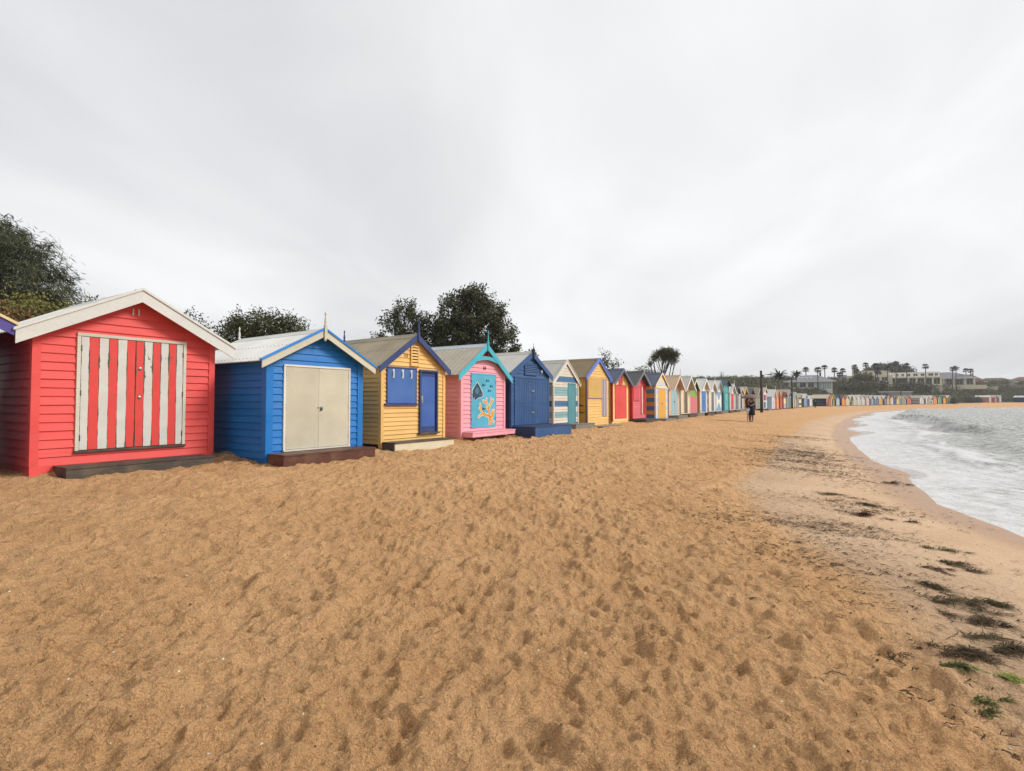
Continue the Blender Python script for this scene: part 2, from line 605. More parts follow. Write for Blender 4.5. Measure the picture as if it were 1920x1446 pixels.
for _ in range(8500):
    y = 1.6 + 18.0 * frng.random() ** 1.25
    x = (frng.random() * 2 - 1) * (y * 1.02 + 0.8)
    dens = vnoise(np.array([x * 0.5]), np.array([y * 0.5]), 77)[0]
    if frng.random() > 0.30 + 0.75 * dens:
        continue
    a = frng.choice([1.0, 1.05, 0.9, 0.2, 2.4, -0.5]) + frng.normal() * 0.5
    k = frng.uniform(0.45, 0.95)
    stamp(x, y, a, 0.145 * k, 0.068 * k * frng.uniform(0.85, 1.35), frng.uniform(0.008, 0.030) * k, frng.uniform(0.004, 0.014))
    nfp += 1
ny, nx = GX.shape
def relief_z(x, y):
    i = int(np.clip(np.searchsorted(gx, x), 1, nx - 1))
    j = int(np.clip(np.searchsorted(gy, y), 1, ny - 1))
    fx = (x - gx[i - 1]) / (gx[i] - gx[i - 1])
    fy = (y - gy[j - 1]) / (gy[j] - gy[j - 1])
    a = GZ[j - 1, i - 1] * (1 - fx) + GZ[j - 1, i] * fx
    b = GZ[j, i - 1] * (1 - fx) + GZ[j, i] * fx
    return float(a * (1 - fy) + b * fy)

# sand material
t = NT('beach_sand')
geo = t.coord('Object')
wet = t.attr('wet')
vegm = t.attr('veg')
n_grain = t.noise(geo, 230, 2, 0.8)
n_grain2 = t.noise(geo, 85, 4, 0.75)
n_mid = t.noise(geo, 9, 4, 0.6)
n_big = t.noise(geo, 0.7, 3, 0.55)
n_lump = t.noise(geo, 34, 4, 0.68)
dry_c = t.mix(t.rng(n_big, 0.36, 0.66), (0.60, 0.338, 0.152, 1), (0.69, 0.405, 0.194, 1))
dry_c = t.mix(t.math('MULTIPLY', t.rng(n_mid, 0.45, 0.75), 0.35), dry_c, (0.52, 0.275, 0.115, 1))
damp_c = t.mix(t.rng(n_big, 0.36, 0.66), (0.52, 0.345, 0.210, 1), (0.59, 0.405, 0.255, 1))
wet_c = (0.40, 0.235, 0.13, 1)
damp = t.rng(wet, 0.27, 0.46, 0, 1, True)
soak = t.rng(wet, 0.93, 1.0, 0, 1, True)
col = t.mix(damp, dry_c, damp_c)
col = t.mix(soak, col, wet_c)
spk = t.rng(n_grain, 0.25, 0.75, 0.50, 1.50)
spk2 = t.rng(n_grain2, 0.3, 0.72, 0.64, 1.36)
hs = t.n('ShaderNodeHueSaturation')
t.l(t.math('MULTIPLY', spk, spk2), hs.inputs['Value'])
t.l(col, hs.inputs['Color'])
soil = t.mix(n_mid, (0.05, 0.042, 0.022, 1), (0.12, 0.10, 0.05, 1))
t.base(t.mix(vegm, hs.outputs[0], soil))
t.rough(t.rng(soak, 0, 1, 0.92, 0.38))
t.spec(0.25)
vo = t.n('ShaderNodeTexVoronoi')
vo.inputs['Scale'].default_value = 9.0
wv = t.n('ShaderNodeVectorMath', operation='MULTIPLY_ADD')
nz = t.n('ShaderNodeTexNoise')
nz.inputs['Scale'].default_value = 6.0
t.l(geo, nz.inputs['Vector'])
t.l(nz.outputs['Color'], wv.inputs[0])
wv.inputs[1].default_value = (0.14, 0.14, 0.0)
t.l(geo, wv.inputs[2])
t.l(wv.outputs[0], vo.inputs['Vector'])
vo2 = t.n('ShaderNodeTexVoronoi')
vo2.inputs['Scale'].default_value = 26.0
t.l(wv.outputs[0], vo2.inputs['Vector'])
hh = t.math('ADD', t.math('MULTIPLY', n_lump, 0.85), t.math('MULTIPLY', n_grain2, 0.40))
hh = t.math('ADD', hh, t.math('ADD', t.math('MULTIPLY', t.math('POWER', vo.outputs['Distance'], 2.0), 1.3), t.math('MULTIPLY', vo2.outputs['Distance'], 0.30)))
hh = t.math('ADD', hh, t.math('MULTIPLY', n_grain, 0.12))
hh = t.math('MULTIPLY', hh, t.rng(wet, 0.1, 0.9, 1.0, 0.12))
t.bump(hh, 1.0, 0.050)
M['sand'] = t.m
wetv = 1 - sstep(DS * (1 + 0.022 * np.clip(GY - 5, 0, 24)) + 0.9 * (fbm(GX * 0.35, GY * 0.35, 3, 51) - 0.5), 0.4, 6.6)
wetv = np.where(DS < 0.9 + 0.9 * (fbm(GX * 0.5, GY * 0.5, 2, 53) - 0.5), np.maximum(wetv, 1 - sstep(DS, 0.0, 1.5) * 0.3), wetv)
idx = np.arange(ny * nx).reshape(ny, nx)
F = np.stack([idx[:-1, :-1].ravel(), idx[:-1, 1:].ravel(), idx[1:, 1:].ravel(), idx[1:, :-1].ravel()], 1)
V = np.stack([GX.ravel(), GY.ravel(), GZ.ravel()], 1)
# leave out deep sea bed far from shore
keep = (DS.ravel()[F[:, 0]] > -30)
F = F[keep]
beach = np_mesh('beach_sand', V, F, M['sand'], smooth=True, attrs={'wet': ('POINT', wetv.ravel()), 'veg': ('POINT', veg.ravel())})
tag(beach, 'trampled brown sand beach rising to scrubby ground behind the boxes', kind='structure')

# ------------------------------------------------------------------ sea
sx = np.array(grow(3.0, 520.0, 0.045, 0.0105))
sy = np.array([-80, -60, -40, -28, -20, -14, -10, -7, -4.5, -2.5, -1, 0] + grow(0.8, 430.0, 0.05, 0.0105))
SX, SY = np.meshgrid(sx, sy)
SD = -sdist(SX, SY, SHORE)               # metres offshore
# along-shore parameter for wave shapes
al = 0.55 * SX + 0.83 * SY
cusp = np.abs(fbm(al * 0.13, al * 0 + 2.0, 2, 63) - 0.5)
edge = 2.6 * (0.16 - cusp) + 0.7 * (fbm(al * 0.16, al * 0 + 1.0, 3, 61) - 0.5) + 0.35 * (fbm(al * 0.7, al * 0 + 4.0, 2, 62) - 0.5)
d = SD + edge * 1.5                      # swash tongues
runup = np.clip(-0.02 + 0.050 * np.clip(d, -2, 0), -0.12, 0)
far_d = np.clip(d, 0, None)
chop = (fbm(SX * 1.1, SY * 1.1, 3, 70) - 0.5) * 0.16 + (fbm(SX * 3.3, SY * 3.3, 3, 71) - 0.5) * 0.06
swell = np.sin(d * 0.62 + 2.2 * fbm(al * 0.06, d * 0.05, 2, 73) * 3.0) * 0.10
amp = sstep(far_d, 3.0, 10.0)
# breaker: steep shoreward face, long seaward back, broken along its length
bc = 5.6 + 1.8 * (fbm(al * 0.055, al * 0 + 9, 2, 64) - 0.5) * 2
q = d - bc
br = np.where(q < 0, np.exp(-(q / 0.50) ** 2), np.exp(-(q / 1.9) ** 2))
bm = 0.25 + 0.75 * sstep(fbm(al * 0.09, al * 0 + 3, 2, 66), 0.38, 0.6)
bump = br * bm * 0.62 * (1 + 0.7 * (fbm(SX * 2.2, SY * 2.2, 3, 67) - 0.5))
bc2 = 3.0 + 1.2 * (fbm(al * 0.09, al * 0 + 19, 2, 65) - 0.5) * 2
q2 = d - bc2
br2 = np.where(q2 < 0, np.exp(-(q2 / 0.30) ** 2), np.exp(-(q2 / 1.2) ** 2)) * sstep(fbm(al * 0.13, al * 0 + 7, 2, 68), 0.42, 0.6)
rd = 1 - np.abs(2 * fbm(d * 0.9 + 0.5 * fbm(al * 0.5, d * 0.5, 2, 171), al * 0.30, 3, 172) - 1)
rd2 = 1 - np.abs(2 * fbm(d * 2.4, al * 0.9, 2, 174) - 1)
wavelet = (rd ** 2 - 0.45) * 0.20 + (rd2 ** 2 - 0.45) * 0.07
SZ = SEA + 0.012 + wavelet * (0.15 * sstep(far_d, 1.5, 4.0) + 0.85 * sstep(far_d, 4.0, 9.0)) + 0.05 * sstep(far_d, 0, 2.5) + (1.5 * chop + swell) * amp + chop * 0.22 * sstep(far_d, 1.0, 3.5) + bump + br2 * 0.14
SZ = np.where(d < 0, SEA + 0.012 + np.clip(0.09 * d, -0.5, 0), SZ)
foam = np.zeros_like(SZ)
foam = np.maximum(foam, (0.74 - 0.14 * sstep(d, 2.2, 5.0)) * sstep(d, -0.05, 0.5) + 0.45 * np.exp(-((d - 0.18) / 0.16) ** 2))   # swash sheet
foam = np.maximum(foam, 0.95 * br2)
for c_, sd_, wd_ in ((1.3, 81, 0.05), (2.3, 83, 0.07), (3.6, 85, 0.09)):
    cc = c_ + 1.1 * (fbm(al * 0.22, al * 0 + sd_, 3, sd_) - 0.5) * 2
    foam = np.maximum(foam, 0.92 * np.exp(-((d - cc) / (wd_ * (1 + 0.02 * SY))) ** 2))
foam = np.maximum(foam, 0.80 * np.where(q < -0.5, sstep(q, -2.2, -0.6), np.exp(-((q + 0.5) / 0.7) ** 2)) * (0.35 + 0.65 * bm))
foam = np.maximum(foam, 0.36 * sstep(d, 5, 12) + 0.22 * np.clip(rd - 0.8, 0, 0.2) / 0.2 * sstep(d, 5, 10))
t = NT('sea_water')
fo = t.attr('foam')
dd = t.attr('off')
geo = t.coord('Object')
lace = t.noise(t.coord('Object', (1, 1, 1), (0, 0, R(-33))), 2.6, 6, 0.66, 1.1)
streak = t.noise(t.coord('Object', (2.6, 0.55, 1), (0, 0, R(33))), 2.2, 6, 0.66, 0.5)
fine = t.noise(geo, 26, 4, 0.65)
fm = t.math('ADD', t.math('MULTIPLY', lace, 0.5), t.math('ADD', t.math('MULTIPLY', streak, 0.42), t.math('MULTIPLY', fine, 0.14)))
fm = t.math('SUBTRACT', t.math('ADD', fm, t.math('MULTIPLY', fo, 0.52)), 0.84)
fmask = t.rng(fm, -0.10, 0.16, 0, 1, True)
shallow = t.rng(dd, 0.0, 3.5, 0, 1, True)
wc = t.mix(shallow, (0.56, 0.52, 0.49, 1), (0.19, 0.195, 0.165, 1))
foam_c = t.mix(t.rng(fine, 0.3, 0.7), (0.56, 0.545, 0.535, 1), (0.76, 0.755, 0.75, 1))
t.base(t.mix(fmask, wc, foam_c))
t.rough(t.rng(fmask, 0, 1, 0.10, 0.65))
t.b.inputs['IOR'].default_value = 1.33
rip = t.noise(t.coord('Object', (1.6, 0.7, 1), (0, 0, R(33))), 5.5, 5, 0.6, 0.4)
hh = t.math('ADD', t.math('MULTIPLY', rip, t.rng(dd, 0.5, 5.0, 0.10, 1.0)), t.math('MULTIPLY', fmask, 0.18))
t.bump(t.math('ADD', hh, t.math('MULTIPLY', fine, 0.10)), 0.8, 0.12)
M['sea'] = t.m
sny, snx = SX.shape
idx = np.arange(sny * snx).reshape(sny, snx)
F = np.stack([idx[:-1, :-1].ravel(), idx[:-1, 1:].ravel(), idx[1:, 1:].ravel(), idx[1:, :-1].ravel()], 1)
F = F[d.ravel()[F].max(1) > -0.6]
sea = np_mesh('sea_water', np.stack([SX.ravel(), SY.ravel(), SZ.ravel()], 1), F, M['sea'], smooth=True,
              attrs={'foam': ('POINT', foam.ravel()), 'off': ('POINT', d.ravel())})
tag(sea, 'choppy grey bay water with white foam washing up the sand', kind='structure')

# ------------------------------------------------------------------ bathing boxes
GROUP = 'bathing boxes in a row along the beach'
def text_mesh(body, size, extrude=0.010):
    cu = bpy.data.curves.new('lettering', 'FONT')
    cu.body = body
    cu.size = size
    cu.extrude = extrude
    cu.resolution_u = 3
    o = bpy.data.objects.new('lettering', cu)
    me = bpy.data.meshes.new_from_object(o)
    bpy.data.objects.remove(o)
    bpy.data.curves.remove(cu)
    return me

class Hut:
    def __init__(self, label, x, y, z, ang, w, d, wall, slope, of=0.2, os=0.25, ob=0.15, name='bathing_box'):
        self.w, self.d, self.wall, self.slope = w, d, wall, slope
        self.of, self.os, self.ob = of, os, ob
        self.loc, self.rz = (x, y, z), R(90 - ang)
        self.root = empty(name, self.loc, self.rz)
        tag(self.root, label, 'beach hut', GROUP)
    def zt(self, u):
        return self.wall + self.slope * (self.w / 2 - abs(u - self.w / 2))
    def part(self, mb, name, mat, parent=None, smooth=False, kind=None):
        return mb.build(name, mat, parent or self.root, smooth, kind)
    def box(self, name, a, b, mat, parent=None):
        m = MB()
        m.box(a, b)
        return self.part(m, name, mat, parent)

    def core(self, mat, z0=0.0):
        w, d, e = self.w, self.d, 0.002
        m = MB()
        poly = [(e, 0, z0), (w - e, 0, z0), (w - e, 0, self.wall), (w / 2, 0, self.zt(w / 2)), (e, 0, self.wall)]
        m.prism(poly, (0, d, 0))
        return self.part(m, 'wall', mat)

    def boards(self, step, fmat, smat, opens=(), detail=2, z0=0.0, side=True, tb=0.030, right=True):
        """lapped weatherboards on front and both long sides; opens: (u0,u1,z0,z1) cut-outs on the front"""
        w, d = self.w, self.d
        top = self.zt(w / 2)
        mats, join = [], MB()
        brnd = random.Random(int(w * 1000 + self.loc[1] * 100))
        f_one = 0.7
        def mi(m):
            if m not in mats:
                mats.append(m)
            return mats.index(m)
        k, za = 0, z0
        while za < top - 0.03:
            zb = min(za + step, top - 0.01)
            # front, split round openings
            cuts = sorted({za, zb} | {c for o in opens for c in o[2:4] if za + 0.004 < c < zb - 0.004})
            pieces = {}
            for c0, c1 in zip(cuts[:-1], cuts[1:]):
                zm = (c0 + c1) / 2
                spans = [(0.0, w)]
                for (a, b, oz0, oz1) in opens:
                    if oz0 <= zm <= oz1:
                        ns = []
                        for s0, s1 in spans:
                            if b <= s0 or a >= s1:
                                ns.append((s0, s1))
                            else:
                                if a > s0:
                                    ns.append((s0, a))
                                if b < s1:
                                    ns.append((b, s1))
                        spans = ns
                for s0, s1 in spans:
                    if s1 - s0 < 0.015:
                        continue
                    def lim(z):
                        g = max(0.0, (z - self.wall) / self.slope)
                        return max(s0, g), min(s1, w - g)
                    a0, b0 = lim(c0)
                    a1, b1 = lim(c1)
                    if b0 - a0 < 0.02:
                        continue
                    if b1 < a1:
                        a1 = b1 = (a1 + b1) / 2
                    f0, f1 = (c0 - za) / step, (c1 - za) / step
                    t0, t1 = tb + (0.005 - tb) * f0, tb + (0.005 - tb) * f1
                    j1, j2 = brnd.uniform(-0.004, 0.004), brnd.uniform(-0.004, 0.004)
                    P = [(a0, -t0 - j1, c0 + j2 * f_one), (b0, -t0 + j2, c0 + j1 * f_one), (b0, 0.01, c0), (a0, 0.01, c0),
                         (a1, -t1, c1), (b1, -t1, c1), (b1, 0.01, c1), (a1, 0.01, c1)]
                    key = 0 if s0 < w * 0.45 and not (s0 > 0.3) else round(s0, 1)
                    pieces.setdefault(key, []).append(P)
            for P in pieces.values():
                if detail == 2:
                    m = MB()
                    for p in P:
                        m.hexa(p)
                    self.part(m, 'board', fmat(k))
                else:
                    for p in P:
                        join.hexa(p, mi(fmat(k)))
            if side and za < self.wall - 0.02:
                zc = min(zb, self.wall - 0.005)
                j1, j2 = brnd.uniform(-0.004, 0.004), brnd.uniform(-0.004, 0.004)
                P = [(-tb - j1, d, za + j2), (-tb + j2, 0, za + j1), (0.01, 0, za), (0.01, d, za),
                     (-0.005, d, zc), (-0.005, 0, zc), (0.01, 0, zc), (0.01, d, zc)]
                if detail == 2:
                    m = MB()
                    m.hexa(P)
                    self.part(m, 'board', smat(k))
                else:
                    join.hexa(P, mi(smat(k)))
                if right:
                    Q = [(w + tb, 0, za), (w + tb, d, za), (w - 0.01, d, za), (w - 0.01, 0, za),
                         (w + 0.005, 0, zc), (w + 0.005, d, zc), (w - 0.01, d, zc), (w - 0.01, 0, zc)]
                    if detail == 2:
                        m = MB()
                        m.hexa(Q)
                        self.part(m, 'board', smat(k))
                    else:
                        join.hexa(Q, mi(smat(k)))
            za += step
            k += 1
        if detail < 2:
            self.part(join, 'weatherboards', mats, kind='stuff')

    def corners(self, mat, bw=0.075, z0=0.0, p=0.040):
        w = self.w
        h = self.wall - 0.01
        for s in (0, 1):
            m = MB()
            if s == 0:
                m.box((-p, -p, z0), (bw, 0.0, h + 0.03))
                m.box((-p, 0.0, z0), (0.0, bw, h))
            else:
                m.box((w - bw, -p, z0), (w + p, 0.0, h + 0.03))
                m.box((w, 0.0, z0), (w + p, bw, h))
            self.part(m, 'corner_board', mat)

    def roof(self, mat, pitch=0.076, amp=0.010, spp=6, sheets=True, cap=None, lift=0.05, screws=None):
        w, sl = self.w, self.slope
        v0, v1 = -self.of, self.d + self.ob
        for s in (-1, 1):
            xe = w / 2 + self.os
            nsheet = max(1, round((v1 - v0) / 0.762)) if sheets else 1
            for q in range(nsheet):
                a, b = v0 + (v1 - v0) * q / nsheet, v0 + (v1 - v0) * (q + 1) / nsheet
                n = max(2, int(round((b - a) / pitch * spp))) if amp else 2
                vs, fs = [], []
                for j in range(n + 1):
                    v = a + (b - a) * j / n
                    h = amp * math.sin(2 * math.pi * (v - v0) / pitch) + 0.001 * (q % 2)
                    zr = self.wall + sl * w / 2 + lift + h
                    ze = zr - sl * xe
                    cx = w / 2
                    vs += [(cx, v, zr), (cx + s * xe, v, ze), (cx, v, zr - 0.014), (cx + s * xe, v, ze - 0.014)]
                for j in range(n):
                    o, p = 4 * j, 4 * j + 4
                    quad = [(o, o + 1, p + 1, p), (o + 2, p + 2, p + 3, o + 3), (o + 1, o + 3, p + 3, p + 1)]
                    fs += [f if s < 0 else f[::-1] for f in quad]
                fs += [(0, 2, 3, 1), (4 * n, 4 * n + 1, 4 * n + 3, 4 * n + 2)]
                m = MB()
                m.add(vs, fs)
                self.part(m, 'roof_sheet', mat, smooth=False)
            if screws:
                m = MB()
                for fr in (0.06, 0.5, 0.93):
                    x = xe * fr
                    nn = int((v1 - v0) / (pitch * 2))
                    for j in range(nn):
                        v = v0 + pitch * (0.25 + 2 * j)
                        z = self.wall + sl * (w / 2 - x) + lift + amp
                        m.lathe([(0.010, -0.004), (0.010, 0.006), (0.004, 0.010)], (w / 2 + s * x, v, z), 6)
                self.part(m, 'screw_row', screws, kind='stuff')
        m = MB()
        zr = self.wall + sl * w / 2 + lift + amp + 0.004
        c = 0.15
        prof = [(-c, -c * sl), (-0.03, -0.03 * sl + 0.012), (0, 0.026), (0.03, -0.03 * sl + 0.012), (c, -c * sl), (c, -c * sl - 0.012), (0, -0.002), (-c, -c * sl - 0.012)]
        m.prism([(w / 2 + x, v0 - 0.003, zr + z) for x, z in prof], (0, v1 - v0 + 0.006, 0))
        self.part(m, 'ridge_cap', cap or mat)

    def barges(self, mat, h=0.2, capmat=None, lift=0.075, thick=0.028, cap_r=0.03, back=True):
        w, sl = self.w, self.slope
        vv = -self.of - 0.004
        for s in (-1, 1):
            cx = w / 2
            xe = w / 2 + self.os + 0.03
            zr = self.wall + sl * w / 2 + lift
            m = MB()
            hb = h * math.sqrt(1 + sl * sl)
            poly = [(cx, vv, zr), (cx + s * xe, vv, zr - sl * xe), (cx + s * xe, vv, zr - sl * xe - hb), (cx, vv, zr - hb)]
            m.prism(poly if s < 0 else poly[::-1], (0, -thick, 0))
            b = self.part(m, 'barge_board', mat)
            if capmat:
                m = MB()
                hc = 0.05
                poly = [(cx, vv + 0.03, zr + hc * 0.6), (cx + s * (xe + 0.03), vv + 0.03, zr + hc * 0.6 - sl * (xe + 0.03)),
                        (cx + s * (xe + 0.03), vv + 0.03, zr - sl * (xe + 0.03) - hc * 0.35), (cx, vv + 0.03, zr - hc * 0.35)]
                m.prism(poly if s < 0 else poly[::-1], (0, -thick - 0.055, 0))
                self.part(m, 'barge_cap', capmat, b)
        if back:
            m = MB()
            zr = self.wall + sl * w / 2 + lift
            xe = w / 2 + self.os
            v = self.d + self.ob
            hb = h * math.sqrt(1 + sl * sl)
            m.prism([(w / 2, v, zr), (w / 2 + xe, v, zr - sl * xe), (w / 2 + xe, v, zr - sl * xe - hb), (w / 2, v, zr - hb),
                     (w / 2 - xe, v, zr - sl * xe - hb), (w / 2 - xe, v, zr - sl * xe)], (0, 0.025, 0))
            self.part(m, 'rear_barge', mat)

    def finial(self, mat, h=0.32, drop=0.26, r=0.032, back=None, sq=0.03):
        zr = self.wall + self.slope * self.w / 2 + 0.08
        v = -self.of - 0.04
        m = MB()
        c = self.w / 2
        m.box((c - sq, v - sq, zr - drop), (c + sq, v + sq, zr + 0.06))
        m.lathe([(0.012, -0.05), (0.034, -0.02), (0.03, 0.0)], (c, v, zr - drop), 8)
        m.lathe([(r, 0), (r * 1.25, 0.02), (r * 0.7, 0.05), (r * 0.95, 0.10), (r * 0.35, h * 0.72), (r * 0.85, h * 0.80), (r * 0.75, h * 0.86), (r * 0.12, h)], (c, v, zr + 0.06), 10)
        self.part(m, 'finial', mat)
        if back:
            m = MB()
            v = self.d + self.ob
            m.lathe([(r, 0), (r * 1.25, 0.02), (r * 0.7, 0.05), (r * 0.95, 0.12), (r * 0.35, h * 0.72), (r * 0.85, h * 0.80), (r * 0.1, h)], (c, v, zr), 10)
            self.part(m, 'finial', back)

    def frame(self, u0, u1, z0, z1, mat, fw=0.05, p0=-0.05, sill=None, head_over=0.0):
        for a, b in ((u0, u0 + fw), (u1 - fw, u1)):
            self.box('door_jamb', (a, p0, z0), (b, 0.0, z1), mat)
        self.box('door_head', (u0 - head_over, p0 - 0.006, z1), (u1 + head_over, 0.0, z1 + fw), mat)
        if sill:
            self.box('door_sill', (u0 - 0.01, p0 - 0.02, z0 - 0.04), (u1 + 0.01, 0.0, z0), sill)

    def leaf(self, u0, u1, z0, z1, mat, v=-0.036, thick=0.036):
        return self.box('door', (u0, v, z0), (u1, v + thick, z1), mat)
    def hinge(self, door, u, z, v, mat=None):
        m = MB()
        m.box((u - 0.012, v - 0.006, z - 0.05), (u + 0.012, v + 0.002, z + 0.05))
        self.part(m, 'hinge', mat or M['dark_steel'], door)
    def padlock(self, door, u, z, v, mat=None):
        m = MB()
        m.box((u - 0.022, v - 0.03, z - 0.055), (u + 0.022, v - 0.008, z - 0.01))
        m.tube([(u - 0.014, v - 0.019, z - 0.01), (u - 0.014, v - 0.019, z + 0.02), (u, v - 0.019, z + 0.032), (u + 0.014, v - 0.019, z + 0.02), (u + 0.014, v - 0.019, z - 0.01)], 0.004, 5)
        self.part(m, 'padlock', M['dark_steel'], door)
        m = MB()
        m.box((u - 0.10, v - 0.008, z - 0.002), (u + 0.05, v, z + 0.032))
        self.part(m, 'hasp', mat or M['steel'], door)
    def number(self, body, u, z, size, mat, v=-0.034):
        me = text_mesh(body, size)
        me.materials.clear()
        me.materials.append(mat)
        o = bpy.data.objects.new('house_number', me)
        COL.objects.link(o)
        o.parent = self.root
        o.location = (u, v, z)
        o.rotation_euler = (R(90), 0, 0)
        return o
    def vent(self, u0, u1, z0, z1, mat, n, back, fw=0.035, slat_h=None):
        b = self.box('vent', (u0, -0.032, z0), (u1, -0.026, z1), back)
        m = MB()
        m.box((u0 - fw, -0.06, z0 - fw), (u0, -0.015, z1 + fw))
        m.box((u1, -0.06, z0 - fw), (u1 + fw, -0.015, z1 + fw))
        m.box((u0, -0.06, z1), (u1, -0.015, z1 + fw))
        m.box((u0 - 0.02 - fw, -0.07, z0 - fw), (u1 + 0.02 + fw, -0.015, z0))
        self.part(m, 'vent_frame', mat, b)
        hs_ = (z1 - z0) / n
        for i in range(n):
            z = z0 + hs_ * i
            m = MB()
            m.hexa([(u0, -0.058, z + 0.005), (u1, -0.058, z + 0.005), (u1, -0.052, z), (u0, -0.052, z),
                    (u0, -0.040, z + hs_ * 0.62 + 0.005), (u1, -0.040, z + hs_ * 0.62 + 0.005), (u1, -0.032, z + hs_ * 0.62), (u0, -0.032, z + hs_ * 0.62)])
            self.part(m, 'slat', mat, b)

def step(hut, label, u0, u1, depth, ztop, thick, mat, riser=None, planks=3, zoff=-0.5, name='timber_step', ends=True, legs=False, riser_back=0.02):
    """platform lying on the sand before a box; its own thing in the box's frame"""
    r = empty(name, hut.loc, hut.rz)
    tag(r, label, 'step', 'timber steps before the bathing boxes')
    v0, v1 = -depth, -0.045
    pw = (v1 - v0) / planks
    for i in range(planks):
        m = MB()
        m.box((u0, v0 + pw * i + 0.004, ztop - 0.035), (u1, v0 + pw * (i + 1) - 0.004, ztop - 0.002 * (i % 2)))
        m.build('plank', mat, r)
    rm = riser or mat
    m = MB()
    m.box((u0 + 0.01, v0 + riser_back, zoff), (u1 - 0.01, v0 + riser_back + 0.04, ztop - 0.036))
    m.build('riser', rm, r)
    if ends:
        for a in (u0 + 0.01, u1 - 0.05):
            m = MB()
            m.box((a, v0 + riser_back + 0.04, zoff), (a + 0.04, v1, ztop - 0.036))
            m.build('end_board', mat if riser else rm, r)
    return r

# ---- box 11: coral red, striped doors
RED = paint((240, 86, 80), 0.38)
CREAMW = paint((220, 219, 212), 0.35)
h = Hut('coral red bathing box numbered 11 with red and white striped double doors', -8.04, 8.82, 0.36, 32.0, 2.95, 3.0, 2.52, 0.53, of=0.27, os=0.29)
h.core(RED, -0.3)
DU0, DU1, DZ0, DZ1 = 0.57, 2.40, 0.36, 2.47
h.boards(0.149, lambda k: RED, lambda k: RED, [(DU0, DU1, DZ0, DZ1)], 2, 0.0)
h.box('plinth', (-0.034, -0.036, -0.3), (2.984, 0.0, 0.16), RED)
h.corners(RED, 0.08, 0.16)
h.roof(M['roof_white'], screws=None)
h.barges(CREAMW, 0.215, CREAMW)
DW = peeling((228, 226, 218))
DR_ = peeling((240, 84, 78))
h.frame(DU0, DU1, DZ0 + 0.02, DZ1 - 0.05, paint((212, 208, 190), 0.5), 0.055, -0.052, M['deck_dark'])
iu0, iu1, mid = DU0 + 0.06, DU1 - 0.06, (DU0 + DU1) / 2
for s, (a, b) in enumerate(((iu0, mid - 0.004), (mid + 0.004, iu1))):
    dr = h.box('door', (a, -0.026, DZ0 + 0.03), (b, 0.0, DZ1 - 0.055), M['black_gap'])
    wds = [0.85, 1.05, 1.05, 1.0, 1.05, 1.0]
    if s:
        wds = [1.0, 1.05, 1.0, 1.05, 1.0, 0.9]
    tot = sum(wds)
    x = a
    for i, q in enumerate(wds):
        x2 = x + (b - a) * q / tot
        m = MB()
        m.box((x + 0.0012, -0.044, DZ0 + 0.03), (x2 - 0.0012, -0.026, DZ1 - 0.058))
        white = (i % 2 == 0) if s == 0 else (i % 2 == 1)
        h.part(m, 'plank', DW if white else DR_, dr)
        x = x2
    for z in (0.6, 1.4, 2.2):
        h.hinge(dr, a if s == 0 else b, z, -0.046)
    if s:
        for z in (1.33, 1.88):
            m = MB()
            m.lathe([(0.030, 0), (0.030, 0.012), (0.012, 0.02), (0.010, 0.035)], (0, 0, 0), 12)
            m.v = [(mid + 0.075 + p[0], -0.044 - p[2], z + p[1]) for p in m.v]
            h.part(m, 'lock', M['steel'], dr)
h.number('11', 1.38, 2.90, 0.19, paint((240, 236, 215), 0.1))
step(h, 'weathered dark timber step before the red box numbered 11', 0.27, 2.70, 0.62, 0.15, 0.14, M['deck_dark'], None, 2)

# ---- box 12: bright blue, cream doors
BLUE = paint((10, 120, 200), 0.32, 0.45)
CREAM = paint((214, 207, 184), 0.12)
h = Hut('bright blue bathing box with plain cream double doors and white roof', -5.17, 11.08, 0.36, 34.1, 2.47, 3.1, 2.18, 0.53, of=0.22, os=0.23, ob=0.3)
h.core(BLUE, -0.3)
DU0, DU1, DZ0, DZ1 = 0.36, 2.12, 0.20, 2.06
h.boards(0.152, lambda k: BLUE, lambda k: BLUE, [(DU0, DU1, DZ0, DZ1)], 2, 0.04)
h.box('plinth', (-0.034, -0.036, -0.3), (2.504, 0.0, 0.05), BLUE)
h.corners(BLUE, 0.12, 0.05)
h.roof(M['roof_white'], cap=M['roof_white'], screws=M['dark_steel'])
h.barges(CREAM, 0.155, paint((38, 138, 222), 0.1, 0.4))
h.finial(CREAM, 0.34, 0.24, 0.030, back=paint((225, 222, 210), 0.2))
h.frame(DU0, DU1, DZ0, DZ1 - 0.04, paint((226, 224, 214), 0.12), 0.042, -0.050)
h.box('door_sill', (DU0, -0.07, DZ0 - 0.035), (DU1, 0, DZ0), paint((220, 216, 200), 0.3))
mid = (DU0 + DU1) / 2
DOORC = paint((206, 199, 176), 0.12, 0.4)
for s, (a, b) in enumerate(((DU0 + 0.046, mid - 0.003), (mid + 0.003, DU1 - 0.046))):
    dr = h.leaf(a, b, DZ0 + 0.008, DZ1 - 0.044, DOORC, -0.040)
    for z in (0.42, 1.13, 1.86):
        h.hinge(dr, a if s == 0 else b, z, -0.041, M['steel'])
    if s:
        h.padlock(dr, mid + 0.06, 1.10, -0.040)
m = MB()
for z in (1.92, 1.35):
    m.lathe([(0.012, 0), (0.012, 0.01)], (0, 0, 0), 8)
step(h, 'red brown decking step below the cream doors of the blue box', 0.0, 2.42, 0.64, 0.155, 0.14, M['deck_merbau'], None, 4)

